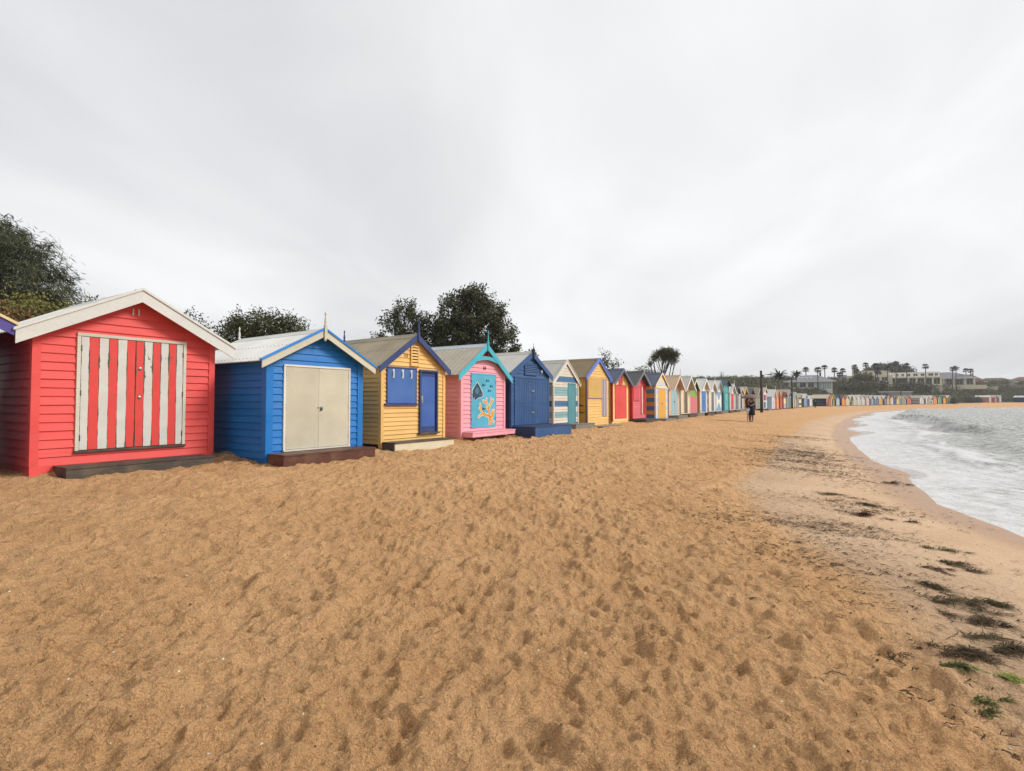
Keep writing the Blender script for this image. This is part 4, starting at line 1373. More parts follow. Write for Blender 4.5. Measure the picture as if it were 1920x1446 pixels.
FAR = [
    (11.13, 37.3, 33.4, 2.45, 2.8, 1.97, 0.72, 0.45, (236, 205, 178), (150, 96, 62), 'peach', (238, 212, 192), ('double', (160, 194, 202)), (232, 228, 218), 'peach bathing box with pale blue double doors and peach roof'),
    (13.09, 40.8, 33.5, 2.5, 2.8, 2.0, 0.75, 0.5, (246, 226, 180), (190, 142, 84), 'grey', (232, 230, 222), ('single', (112, 92, 80)), None, 'cream bathing box with brown door and pale striped roof'),
    (14.79, 43.8, 33.7, 2.2, 2.6, 2.05, 0.7, 0.3, [(226, 120, 130), (226, 120, 130), (226, 120, 130), (226, 120, 130), (226, 120, 130), (226, 120, 130), (226, 120, 130), (140, 182, 70), (140, 182, 70), (140, 182, 70), (140, 182, 70), (140, 182, 70), (140, 182, 70), (140, 182, 70), (230, 140, 140)], (226, 120, 130), 'green', (232, 226, 205), None, None, 'narrow pink and lime green bathing box with dark green roof'),
    (16.44, 46.0, 33.8, 2.4, 2.8, 2.12, 0.7, 0.3, (246, 232, 200), (238, 158, 32), 'white', (236, 232, 222), ('double', (66, 126, 196)), None, 'orange sided bathing box with bright blue doors and white roof'),
    (18.88, 50.4, 34.0, 2.5, 2.8, 2.08, 0.72, 0.25, (236, 232, 222), [(150, 172, 178), (236, 220, 190)], 'white', (236, 234, 228), ('single', (112, 106, 108)), (232, 228, 218), 'white framed bathing box with grey door and pale striped side'),
    (20.5, 53.0, 34.1, 2.7, 2.8, 2.08, 0.75, 0.25, (236, 228, 210), (170, 196, 206), 'white', (110, 160, 190), ('diamond', (130, 174, 206)), None, 'white bathing box painted with two blue triangles'),
    (22.63, 56.3, 34.3, 2.55, 3.6, 2.75, 0.55, 0.3, (70, 172, 172), (10, 110, 116), 'char', (30, 70, 80), ('double', (96, 186, 188)), None, 'tall teal bathing box with long charcoal roof'),
    (24.85, 60.0, 34.5, 2.4, 2.8, 2.08, 0.75, 0.25, (236, 234, 226), (70, 90, 120), 'white', (236, 234, 230), ('double', (216, 70, 84)), (232, 228, 218), 'white bathing box with red doors beside the tall teal one'),
    (26.67, 63.0, 34.6, 2.4, 2.8, 2.05, 0.7, 0.25, (196, 190, 186), (190, 196, 196), 'char', (90, 90, 96), ('single', (120, 120, 130)), None, 'grey bathing box with dark grey gable past the red doors'),
    (28.48, 66.0, 34.8, 2.4, 2.8, 2.0, 0.6, 0.2, (222, 214, 200), (214, 206, 196), 'beige', (226, 220, 206), ('single', (28, 58, 120)), None, 'pale bathing box with navy door left of the yellow gable'),
    (29.95, 68.6, 34.9, 2.4, 2.8, 2.0, 0.75, 0.4, (214, 186, 140), (220, 190, 150), 'beige', (246, 196, 80), ('single', (200, 170, 120)), None, 'tan bathing box with bright yellow barge boards'),
    (31.64, 70.2, 35.0, 2.4, 2.8, 2.0, 0.6, 0.3, [(216, 150, 90), (190, 196, 150), (222, 90, 86)], (222, 160, 100), 'slate', (50, 54, 70), ('single', (214, 168, 110)), None, 'bathing box with slate roof and orange and red panels behind the couple'),
    (33.41, 72, 35.1, 2.4, 2.8, 2.0, 0.75, 0.35, (176, 190, 172), (200, 196, 176), 'tan', (224, 214, 196), ('planks', (140, 150, 140)), None, 'pale green slatted bathing box just left of the wooden pole'),
    (35.86, 75, 35.2, 2.6, 3.0, 2.35, 0.5, 0.2, (226, 234, 232), (190, 214, 216), 'beige', (226, 222, 210), ('squares', (40, 84, 150)), (232, 228, 218), 'white bathing box with maroon and blue square panels right of the pole'),
    (39.55, 80, 35.5, 2.4, 2.8, 2.0, 0.8, 0.3, (214, 222, 240), (170, 200, 226), 'white', (236, 234, 232), ('single', (236, 190, 200)), (232, 228, 218), 'pale blue and pink bathing box with white roof'),
    (42.21, 84, 35.7, 2.4, 2.8, 2.0, 0.8, 0.3, (246, 176, 120), (240, 236, 226), 'peach', (206, 110, 84), ('double', (250, 164, 92)), None, 'light orange bathing box with salmon gable'),
    (44.85, 88, 35.9, 2.4, 2.8, 2.0, 0.8, 0.3, (216, 110, 78), (160, 62, 44), 'peach', (120, 60, 60), ('single', (206, 100, 72)), None, 'brick orange bathing box with cream roof'),
    (47.49, 92, 36.3, 2.4, 2.8, 2.05, 0.6, 0.3, [(190, 176, 196), (190, 176, 196), (246, 220, 160), (246, 220, 160), (128, 170, 186), (128, 170, 186), (236, 160, 100)], (150, 84, 66), 'red', (120, 50, 48), None, None, 'bathing box of lilac, cream and teal bands with red roof'),
    (50.24, 96, 36.8, 2.6, 3.4, 2.3, 0.8, 0.3, (110, 166, 184), (200, 196, 196), 'beige', (226, 206, 180), ('double', (92, 156, 178)), None, 'large teal fronted bathing box with long beige roof'),
    (55.11, 103, 37.7, 2.5, 2.8, 2.0, 0.8, 0.3, (206, 206, 180), (186, 206, 206), 'paleblue', (230, 226, 190), ('single', (116, 128, 96)), None, 'pale bathing box with olive door and light blue roof right of the second pole'),
    (60.03, 110, 38.7, 2.5, 2.8, 2.1, 0.6, 0.25, [(240, 226, 130), (40, 40, 44), (236, 234, 226)], (212, 218, 218), 'beige', (206, 204, 206), None, None, 'bathing box with black, white and yellow banded front'),
    (65.09, 117, 39.6, 2.5, 2.8, 2.0, 0.7, 0.25, (92, 124, 160), (70, 104, 146), 'white', (206, 220, 232), ('double', (120, 150, 180)), None, 'slate blue bathing box with white roof'),
    (70.25, 124, 42.4, 2.2, 2.6, 1.8, 0.65, 0.2, (232, 234, 230), (120, 150, 176), 'white', (230, 228, 222), ('single', (200, 212, 216)), None, 'low white bathing box at the left of the gap'),
    (81.99, 137, 50.0, 2.3, 3.7, 2.05, 0.75, 0.25, (196, 84, 84), (44, 48, 70), 'cream', (226, 206, 180), ('double', (176, 62, 66)), None, 'red fronted bathing box with long navy side and cream roof'),
    (84.92, 140, 50.4, 2.3, 2.7, 2.0, 0.8, 0.25, (236, 214, 110), (60, 60, 54), 'tan', (236, 214, 110), ('double', (86, 92, 76)), None, 'yellow gabled bathing box with dark olive doors'),
    (88.12, 143, 50.9, 2.6, 2.7, 2.0, 0.75, 0.25, (170, 184, 200), (40, 56, 84), 'slate', (44, 66, 104), ('single', (210, 222, 220)), None, 'grey and navy bathing box with slate roof'),
    (91.92, 146.5, 51.4, 2.3, 2.7, 2.0, 0.7, 0.2, (246, 160, 62), (50, 80, 120), 'slate', (196, 110, 66), ('double', (246, 150, 50)), None, 'bright orange bathing box on the far row'),
    (94.62, 149, 51.7, 2.4, 2.7, 2.0, 0.75, 0.25, (226, 210, 176), (90, 80, 70), 'tan', (236, 226, 206), ('planks', (214, 200, 166)), None, 'cream plank bathing box with brown gable'),
    (96.89, 151, 52.0, 2.6, 2.7, 2.1, 0.65, 0.25, (120, 140, 122), (90, 104, 94), 'white', (236, 236, 230), ('squares', (40, 66, 60)), (232, 228, 218), 'dark green panelled bathing box with white roof'),
    (99.41, 153, 52.3, 2.3, 2.7, 2.0, 0.7, 0.2, (226, 218, 186), (200, 196, 176), 'white', (230, 228, 214), ('planks', (206, 196, 160)), None, 'cream bathing box beside the dark green panels'),
    (101.89, 155, 52.6, 2.4, 2.7, 2.05, 0.8, 0.2, (206, 210, 210), (150, 160, 166), 'white', (236, 236, 232), ('single', (196, 202, 202)), (232, 228, 218), 'pale grey bathing box with steep white gable'),
    (104.4, 157, 52.9, 2.4, 2.7, 2.05, 0.8, 0.2, (214, 216, 206), (120, 130, 150), 'grey', (206, 212, 206), ('single', (204, 206, 196)), (232, 228, 218), 'greenish white bathing box with pale grey roof'),
    (107.44, 159.5, 53.2, 2.4, 2.7, 2.05, 0.8, 0.2, (226, 206, 206), (206, 170, 160), 'grey', (214, 160, 150), ('double', (216, 196, 200)), (232, 228, 218), 'pale pink bathing box on the far row'),
    (110.52, 162, 53.6, 2.4, 2.7, 2.0, 0.8, 0.2, (96, 142, 164), (60, 90, 110), 'white', (140, 170, 180), ('cross', (226, 232, 232)), (232, 228, 218), 'blue bathing box with a white cross on its door'),
    (113.22, 164, 53.9, 2.4, 2.7, 2.0, 0.75, 0.2, (112, 140, 166), (80, 104, 130), 'white', (206, 216, 222), ('double', (84, 112, 146)), None, 'slate blue bathing box right of the white cross'),
    (116.3, 166.5, 55.2, 2.4, 2.7, 2.0, 0.75, 0.2, (216, 178, 104), (120, 110, 90), 'white', (236, 226, 206), ('planks', (206, 166, 92)), None, 'golden tan bathing box with white roof'),
    (119.16, 168.5, 56.8, 2.3, 2.7, 2.0, 0.8, 0.2, (70, 70, 100), (60, 60, 84), 'white', (110, 100, 130), ('single', (150, 150, 180)), None, 'narrow navy bathing box beside the golden one'),
    (121.07, 170, 58.0, 2.4, 2.7, 2.0, 0.7, 0.2, (240, 214, 160), (80, 70, 64), 'red', (240, 232, 220), ('single', (226, 186, 110)), None, 'cream bathing box with white barge boards and brown roof'),
    (123.09, 171, 58.8, 2.4, 2.7, 2.1, 0.7, 0.2, (232, 236, 230), (206, 206, 206), 'red', (150, 90, 80), ('single', (220, 228, 220)), None, 'white bathing box with reddish brown roof'),
    (124.77, 172, 59.6, 2.4, 2.7, 1.9, 0.6, 0.2, (56, 98, 164), (56, 90, 150), 'beige', (120, 112, 100), ('double', (56, 98, 164)), None, 'plain mid blue bathing box with beige roof on the far row'),
    (126.63, 173, 60.4, 2.2, 2.7, 2.0, 0.8, 0.2, (240, 220, 140), (110, 110, 100), 'tan', (246, 236, 150), ('single', (226, 200, 110)), None, 'small yellow bathing box with yellow gable on the far row'),
    (128.1, 173.8, 61.0, 2.2, 2.7, 1.8, 0.6, 0.2, (86, 134, 170), (80, 110, 140), 'white', (200, 206, 206), ('single', (90, 140, 176)), None, 'small light blue bathing box beside the grey one'),
    (129.32, 174.5, 61.6, 2.6, 2.7, 2.0, 0.65, 0.25, (176, 176, 160), (150, 150, 140), 'tan', (230, 228, 216), ('planks', (160, 160, 150)), None, 'grey bathing box with white edged gable'),
    (132.31, 176, 61.8, 2.3, 2.7, 2.0, 0.7, 0.2, (220, 128, 110), (130, 100, 90), 'tan', (180, 120, 100), ('single', (206, 112, 96)), None, 'salmon pink bathing box left of the black and white sided one'),
    (138.54, 178.5, 61.4, 2.4, 3.7, 2.0, 0.75, 0.2, (224, 226, 226), [(50, 50, 54), (50, 50, 54), (224, 222, 214), (224, 222, 214)], 'grey', (236, 236, 232), ('single', (200, 204, 206)), None, 'white bathing box with black and white banded long side'),
    (141.81, 180, 61.1, 2.3, 2.7, 2.0, 0.75, 0.2, (226, 224, 220), (150, 150, 150), 'white', (234, 234, 230), ('single', (120, 116, 116)), None, 'white bathing box with a dark figure shaped door panel'),
    (143.88, 181, 60.9, 2.3, 2.7, 2.0, 0.75, 0.2, (232, 230, 222), (140, 140, 136), 'white', (234, 234, 230), ('squares', (90, 88, 90)), None, 'white bathing box with dark square panels left of the orange one'),
    (145.97, 182, 60.7, 2.4, 2.7, 2.0, 0.7, 0.2, (244, 172, 104), (120, 90, 70), 'tan', (200, 120, 84), ('single', (238, 156, 90)), None, 'apricot bathing box near the end of the far row'),
    (148.59, 183.3, 60.5, 2.4, 2.7, 2.0, 0.75, 0.2, (150, 200, 176), (80, 110, 96), 'green', (150, 196, 170), ('single', (96, 160, 120)), None, 'mint green bathing box with green door'),
    (151.5, 184.8, 60.2, 2.3, 2.7, 2.0, 0.65, 0.2, (246, 186, 60), (60, 50, 46), 'green', (120, 80, 60), ('double', (246, 180, 48)), None, 'golden yellow bathing box second from the end of the far row'),
    (153.9, 186, 60.0, 2.4, 2.7, 2.1, 0.65, 0.25, (96, 98, 96), (74, 80, 80), 'white', (226, 226, 220), ('single', (80, 84, 84)), None, 'dark grey bathing box at the right end of the long row'),
    (187.07, 206, 55.0, 2.4, 4.4, 2.05, 0.5, 0.2, (222, 206, 190), (206, 140, 128), 'white', (226, 222, 214), ('planks', (196, 180, 166)), None, 'pale bathing box with long pink side beyond the grey shrub'),
    (191.57, 208.5, 55.8, 2.3, 2.7, 2.0, 0.7, 0.2, (226, 130, 116), (170, 120, 110), 'grey', (206, 130, 120), ('single', (206, 84, 70)), None, 'salmon bathing box in the last small group'),
    (195.22, 210.5, 56.4, 2.3, 2.7, 2.0, 0.7, 0.2, (200, 214, 206), (150, 160, 156), 'paleblue', (214, 224, 216), ('planks', (180, 200, 196)), None, 'mint white bathing box at the end of the last small group'),
    (212.93, 216, 58.0, 2.4, 5.0, 2.05, 0.5, 0.2, (190, 200, 210), (44, 54, 90), 'white', (226, 226, 222), ('single', (120, 140, 170)), None, 'long dark navy bathing box cut by the right edge')]
ROOFS = {k: M['roof_' + k] for k in ('white', 'tan', 'beige', 'grey', 'brown', 'slate', 'char', 'peach', 'red')}
ROOFS['green'] = metal_roof('dark_green_roofing', (92, 112, 92), (0.05, 0.06, 0.045, 1), 0.4)
ROOFS['paleblue'] = metal_roof('pale_blue_roofing', (176, 204, 216), (0.3, 0.36, 0.40, 1), 0.35)
ROOFS['cream'] = metal_roof('cream_roofing', (236, 222, 194), (0.5, 0.42, 0.32, 1), 0.35)
def far_hut(row):
    x, y, ang, w, d, wall, slope, of, fr, si, ro, ba, do, fi, label = row
    z = gz(x, y) + (0.18 if y < 76 else 0.10)
    near_ = y < 76
    h = Hut(label, x, y, z, ang, w, d, wall, slope, of=of, os=0.2, ob=0.1)
    fl = fr if isinstance(fr, list) else [fr]
    sl = si if isinstance(si, list) else [si]
    fm = [paint(c, 0.15) for c in fl]
    sm = [paint(c, 0.15) for c in sl]
    h.core(fm[0], -0.5)
    bd = 0.14
    cut = []
    if do and do[0] in ('double', 'single', 'planks', 'diamond', 'cross'):
        u0, u1 = (0.42, w - 0.42) if do[0] != 'single' else (w * 0.32, w * 0.74)
        if do[0] == 'diamond':
            u0, u1 = 0.2, w - 0.2
        if do[0] == 'planks':
            u0, u1 = 0.3, w - 0.3
        cut = [(u0, u1, 0.08, 1.95 if wall > 1.95 else wall - 0.05)]
    nb = int(round((wall + slope * w / 2) / bd)) + 1
    def pick(lst):
        if len(lst) <= 4 and len(lst) > 1:
            return lambda k: lst[(k // (2 if len(lst) == 4 else 3)) % len(lst)] if len(lst) != 4 else lst[k % 4]
        if len(lst) > 4:
            return lambda k: lst[min(len(lst) - 1, int(k * len(lst) / nb))]
        return lambda k: lst[0]
    h.boards(bd, pick(fm), pick(sm), cut, 1, 0.0, right=near_)
    h.corners(paint(ba, 0.15), 0.06)
    h.roof(ROOFS[ro], pitch=0.15, amp=0.012 if near_ else 0.0, spp=4, sheets=False, cap=None)
    h.barges(paint(ba, 0.15), 0.15, None, back=False)
    if fi:
        h.finial(paint(fi, 0.1), 0.4, 0.15, 0.03)
    if do:
        kind, c = do
        dm = paint(c, 0.15)
        if cut:
            u0, u1, z0, z1 = cut[0]
            tm = paint(ba, 0.15)
            h.frame(u0, u1, z0, z1 - 0.03, tm, 0.05, -0.05)
            a, b = u0 + 0.05, u1 - 0.05
            if kind in ('double', 'planks'):
                n = 2 if kind == 'double' else 6
                if kind == 'double':
                    mid = (a + b) / 2
                    for p, q in ((a, mid - 0.006), (mid + 0.006, b)):
                        dr = h.leaf(p, q, z0, z1 - 0.04, dm)
                    m = MB()
                    m.box((mid - 0.05, -0.06, 0.95), (mid + 0.09, -0.036, 1.05))
                    h.part(m, 'lock', M['dark_steel'], dr)
                else:
                    dr = h.box('door', (a, -0.02, z0), (b, 0, z1 - 0.04), dm)
                    for i in range(n):
                        m = MB()
                        m.box((a + (b - a) * i / n + 0.006, -0.04, z0), (a + (b - a) * (i + 1) / n - 0.006, -0.02, z1 - 0.05))
                        h.part(m, 'plank', dm, dr)
            else:
                wm = paint((238, 236, 228), 0.15) if kind == 'diamond' else dm
                if kind == 'cross':
                    wm = fm[0]
                dr = h.leaf(a, b, z0, z1 - 0.04, wm)
                zm, um = (z0 + z1) / 2, (a + b) / 2
                m = MB()
                if kind == 'diamond':
                    m.prism([(a, -0.037, z1 - 0.05), (b, -0.037, z1 - 0.05), (um, -0.037, zm + 0.06)], (0, -0.006, 0))
                    m.prism([(a, -0.037, z0 + 0.01), (um, -0.037, zm - 0.06), (b, -0.037, z0 + 0.01)], (0, -0.006, 0))
                    h.part(m, 'painted_triangles', dm, dr)
                elif kind == 'cross':
                    g = 0.16
                    m.prism([(a, -0.037, z0), (a + g, -0.037, z0), (b, -0.037, z1 - 0.06), (b - g, -0.037, z1 - 0.06)], (0, -0.006, 0))
                    m.prism([(b - g, -0.044, z0), (b, -0.044, z0), (a + g, -0.044, z1 - 0.06), (a, -0.044, z1 - 0.06)], (0, -0.006, 0))
                    h.part(m, 'painted_cross', dm, dr)
                else:
                    m.box((a + 0.05, -0.055, 0.98), (a + 0.10, -0.036, 1.10))
                    h.part(m, 'lock', M['dark_steel'], dr)
        elif kind == 'squares':
            c2 = paint((120, 40, 70), 0.15) if y < 100 else paint((150, 150, 146), 0.15)
            h.box('door_panel', (0.35, -0.045, 0.12), (w * 0.62, -0.0, 0.95), dm)
            h.box('window_shutter', (0.35, -0.045, 1.2), (w * 0.5, -0.0, 2.0), c2)
            h.box('window_shutter', (w * 0.56, -0.045, 1.2), (w - 0.3, -0.0, 2.0), paint((210, 120, 150), 0.15) if y < 100 else dm)
    if 36 < y < 76:
        step(h, {0: 'weathered', 1: 'grey', 2: 'low'}[int(y) % 3] + ' plank step before the ' + (label if label.startswith('white bathing box') else label.split(' with ')[0]).split(' just ')[0].split(' beside ')[0].split(' left ')[0].split(' right ')[0].split(' past ')[0],
             -0.1, w, 0.7, 0.02, 0.12, M['deck_grey'] if int(y) % 2 else M['deck_dark'], None, 3, -0.5)
    else:
        h.box('base_beam', (-0.03, -0.25, -0.5), (w + 0.03, -0.04, 0.0), M['deck_dark'])
    return h
for row in FAR:
    far_hut(row)
# corner of the neighbouring box cut by the left edge of the view
PUR = paint((86, 76, 150), 0.15)
h = Hut('purple bathing box mostly out of view left of the red one', -9.74, 6.11, 0.36, 32.0, 2.6, 3.0, 2.58, 0.53, of=0.25, os=0.26)
h.core(PUR, -0.3)
h.boards(0.149, lambda k: PUR, lambda k: PUR, [], 1, 0.0)
h.corners(PUR, 0.08)
h.roof(M['roof_tan'])
h.barges(PUR, 0.18, paint((226, 204, 150), 0.15))

# ------------------------------------------------------------------ vegetation
def leaf_mat(name, dark, light, rough=0.6):
    t = NT(name)
    v = t.attr('tint')
    n = t.noise(t.coord('Object'), 0.9, 3, 0.55)
    f = t.math('ADD', t.math('MULTIPLY', v, 0.75), t.math('MULTIPLY', t.math('SUBTRACT', n, 0.5), 0.9), clamp=True)
    t.base(t.mix(f, dark, light))
    t.rough(rough)
    t.spec(0.25)
    return t.m
M['leaf_dark'] = leaf_mat('dark_banksia_leaves', (0.022, 0.027, 0.012, 1), (0.15, 0.155, 0.075, 1))
M['leaf_olive'] = leaf_mat('olive_tea_tree_leaves', (0.025, 0.028, 0.008, 1), (0.135, 0.125, 0.040, 1))
M['leaf_yellow'] = leaf_mat('yellow_green_leaves', (0.07, 0.07, 0.014, 1), (0.28, 0.25, 0.065, 1))
M['leaf_brown'] = leaf_mat('rusty_brown_leaves', (0.09, 0.045, 0.018, 1), (0.34, 0.18, 0.07, 1))
M['needle'] = leaf_mat('she_oak_needles', (0.018, 0.023, 0.013, 1), (0.13, 0.14, 0.068, 1), 0.7)
M['leaf_hill'] = leaf_mat('hill_scrub_leaves', (0.048, 0.052, 0.020, 1), (0.26, 0.255, 0.125, 1))
M['leaf_hilldark'] = leaf_mat('dark_hill_leaves', (0.06, 0.060, 0.036, 1), (0.23, 0.215, 0.135, 1))
M['leaf_grey'] = leaf_mat('grey_saltbush_leaves', (0.04, 0.042, 0.036, 1), (0.17, 0.165, 0.145, 1))
M['frond'] = leaf_mat('palm_fronds', (0.025, 0.022, 0.022, 1), (0.095, 0.080, 0.070, 1))
M['bark'] = timber('grey_bark', (0.03, 0.025, 0.02, 1), (0.10, 0.085, 0.07, 1), 0.9, (10, 10, 1.5))
M['palm_bark'] = timber('palm_bark', (0.06, 0.05, 0.042, 1), (0.16, 0.135, 0.115, 1), 0.9, (3, 3, 9))

def leaves_at(rng, C, n, spread, L, W, droop=0.0, outward=None, tint_c=None, ow=1.2):
    """C (m,3) cluster centres; n leaves each -> V, F, tint"""
    m = len(C)
    base = np.repeat(C, n, 0)
    off = rng.normal(size=(m * n, 3)) * np.asarray(spread)
    P = base + off
    a = rng.normal(size=(m * n, 3))
    a[:, 2] -= droop
    if outward is not None:
        a += np.repeat(outward, n, 0) * ow
    a /= np.linalg.norm(a, axis=1)[:, None] + 1e-9
    r = rng.normal(size=(m * n, 3))
    b = np.cross(a, r)
    b /= np.linalg.norm(b, axis=1)[:, None] + 1e-9
    k = rng.uniform(0.6, 1.3, size=(m * n, 1))
    V = np.stack([P - a * L * k / 2, P + b * W * k / 2, P + a * L * k / 2, P - b * W * k / 2], 1).reshape(-1, 3)
    F = np.arange(m * n * 4).reshape(-1, 4)
    tc_ = np.repeat(rng.uniform(0, 1, m) if tint_c is None else tint_c, n)
    tint = np.clip(0.55 * tc_ + 0.45 * rng.uniform(0, 1, m * n), 0, 1)
    return V, F, tint

def tree(label, base, blobs, leaf, dens=26, n=20, L=0.13, W=0.06, spread=0.16, droop=0.0, trunk_r=0.14, seed=1, stems=1, cat='tree', name='tree', group=None,
         needle=False, fork=0.45, branch_every=3, shell=0.7, jitter=0.30):
    rng = np.random.default_rng(seed)
    x, y = base
    zb = gz(x, y) - 0.2
    root = empty(name, (x, y, zb))
    tag(root, label, cat, group)
    org = np.array([x, y, zb])
    mb = MB()
    allC, allO, allT = [], [], []
    lo = min(b[2] - b[5] for b in blobs)
    hi = max(b[2] for b in blobs)
    cen = np.mean([b[:3] for b in blobs], 0)
    forks = []
    for s in range(stems):
        j = rng.normal(size=3) * (0.10 if stems == 1 else 0.35)
        fz = zb + (cen[2] - zb) * fork
        fp = np.array([x + (cen[0] - x) * 0.4 + j[0], y + (cen[1] - y) * 0.4 + j[1], fz])
        b0 = np.array([x + (0 if stems == 1 else rng.normal() * 0.25), y + (0 if stems == 1 else rng.normal() * 0.25), zb])
        mid = (b0 + fp) / 2 + rng.normal(size=3) * np.array([0.12, 0.12, 0.05])
        r0 = trunk_r / math.sqrt(stems)
        mb.tube([b0 - org, mid - org, fp - org], [r0 * 1.25, r0, r0 * 0.85], 8)
        forks.append(fp)
    for bi, (bx, by, bz, rx, ry, rz) in enumerate(blobs):
        c = np.array([bx, by, bz])
        vol = rx * ry * rz
        m = max(7, int(dens * (vol ** 0.75) * 2.3))
        u = rng.normal(size=(m, 3))
        u /= np.linalg.norm(u, axis=1)[:, None]
        rr = rng.uniform(0, 1, (m, 1)) ** (1 / 3.0 * shell)
        rr = rr * (1 + rng.normal(size=(m, 1)) * jitter)
        C = c + u * rr * np.array([rx, ry, rz])
        C[:, 2] = np.maximum(C[:, 2], zb + 0.3)
        allC.append(C)
        allO.append(u)
        allT.append(np.clip(0.52 + rng.normal(size=m) * 0.28, 0, 1))
        fp = forks[bi % len(forks)]
        target = c - np.array([0, 0, rz * 0.35])
        k1 = fp + (target - fp) * 0.55 + rng.normal(size=3) * 0.14
        rl = trunk_r * 0.5
        mb.tube([fp - org, k1 - org, target - org], [rl, rl * 0.7, rl * 0.4], 6)
        for q in range(0, m, branch_every):
            e = C[q]
            st = fp + (target - fp) * rng.uniform(0.5, 1.0)
            md = (st + e) / 2 + rng.normal(size=3) * 0.08
            mb.tube([st - org, md - org, e - org], [rl * 0.28, rl * 0.16, 0.006], 4, caps=False)
    mb.build('trunk', M['bark'], root, True)
    C = np.concatenate(allC)
    O = np.concatenate(allO)
    T = np.concatenate(allT)
    V, F_, ti = leaves_at(rng, C, n, spread, L, W, droop, O if needle else None, T, 1.5 if needle else 1.2)
    np_mesh('crown', V - org, F_, leaf, root, attrs={'tint': ('FACE', ti)})
    return root

tree('tall drooping she-oak tree at the left edge behind the red box', (-15.9, 16.6),
     [(-16.2, 16.2, 6.75, 1.1, 1.2, 0.55), (-15.4, 16.0, 6.2, 1.0, 1.2, 0.45), (-14.6, 16.0, 5.55, 0.75, 1.1, 0.35), (-14.2, 15.9, 4.95, 0.70, 1.0, 0.35), (-15.2, 16.2, 4.65, 0.9, 1.1, 0.35),
      (-17.4, 16.6, 6.1, 1.2, 1.3, 0.8), (-16.6, 16.3, 4.8, 1.0, 1.2, 0.5), (-13.8, 15.8, 4.45, 0.55, 0.9, 0.30), (-15.4, 16.2, 3.9, 1.3, 1.0, 0.45), (-16.9, 16.4, 7.2, 0.7, 1.0, 0.4)],
     M['needle'], dens=44, n=60, L=0.22, W=0.022, spread=0.13, droop=1.3, trunk_r=0.2, seed=3, needle=True)
tree('yellow green shrub under the she-oak behind the red box', (-11.7, 13.6),
     [(-11.9, 13.2, 3.75, 0.9, 0.7, 0.50), (-11.0, 13.4, 3.75, 0.8, 0.7, 0.45), (-12.6, 13.6, 3.95, 0.8, 0.6, 0.45), (-10.4, 13.6, 3.5, 0.7, 0.6, 0.5)],
     M['leaf_yellow'], dens=60, n=24, L=0.09, W=0.05, spread=0.12, trunk_r=0.06, seed=5, stems=3, cat='shrub', name='shrub')
tree('rusty brown shrub at the left edge above the purple box', (-12.5, 12.6),
     [(-12.1, 12.4, 3.45, 0.75, 0.6, 0.42), (-11.4, 12.5, 3.2, 0.6, 0.5, 0.4), (-12.9, 12.5, 3.6, 0.6, 0.5, 0.4)],
     M['leaf_brown'], dens=70, n=24, L=0.08, W=0.04, spread=0.11, trunk_r=0.05, seed=6, stems=3, cat='shrub', name='shrub')
tree('thin olive shrub above the left slope of the red roof', (-11.2, 14.8),
     [(-11.5, 14.8, 4.05, 0.5, 0.5, 0.4), (-10.9, 14.8, 4.25, 0.45, 0.5, 0.35), (-10.5, 14.9, 4.0, 0.4, 0.5, 0.3)],
     M['leaf_olive'], dens=50, n=20, L=0.09, W=0.04, spread=0.11, trunk_r=0.05, seed=7, stems=3, cat='shrub', name='shrub')
tree('small sparse tree peeping over the right slope of the red roof', (-12.7, 21.4),
     [(-13.1, 21.2, 5.05, 0.40, 0.4, 0.32), (-12.6, 21.2, 4.7, 0.38, 0.4, 0.3), (-12.1, 21.2, 4.4, 0.35, 0.4, 0.3), (-11.4, 21.2, 4.2, 0.35, 0.4, 0.3)],
     M['leaf_dark'], dens=32, n=18, L=0.11, W=0.05, spread=0.12, trunk_r=0.07, seed=8)
tree('bushy olive tree rising behind the blue box roof', (-9.0, 19.4),
     [(-9.95, 19.0, 4.35, 0.50, 0.6, 0.45), (-9.0, 19.0, 4.35, 0.75, 0.7, 0.50), (-8.1, 19.2, 4.30, 0.60, 0.6, 0.42), (-9.3, 19.0, 3.5, 1.3, 0.9, 0.8), (-8.0, 19.2, 3.5, 0.8, 0.8, 0.7), (-10.3, 19.2, 3.6, 0.6, 0.6, 0.6)],
     M['leaf_olive'], dens=64, n=44, L=0.12, W=0.040, spread=0.12, trunk_r=0.10, seed=9, stems=4, fork=0.3)
tree('tiny dark shrub top left of the banksia crown', (-7.2, 26.4),
     [(-7.15, 26.4, 4.62, 0.28, 0.3, 0.16)], M['leaf_dark'], dens=60, n=18, L=0.10, W=0.05, spread=0.10, trunk_r=0.05, seed=10, cat='shrub', name='shrub')
tree('airy dark banksia tree just left of the large tree', (-5.9, 28.4),
     [(-5.75, 28.2, 6.55, 0.62, 0.6, 0.55), (-6.4, 28.2, 5.95, 0.60, 0.6, 0.45), (-5.2, 28.2, 6.0, 0.55, 0.6, 0.6), (-5.8, 28.3, 5.3, 0.8, 0.7, 0.5), (-7.05, 28.2, 5.15, 0.40, 0.4, 0.30), (-5.0, 28.3, 5.2, 0.6, 0.6, 0.5)],
     M['leaf_dark'], dens=46, n=30, L=0.15, W=0.065, spread=0.115, trunk_r=0.12, seed=11)
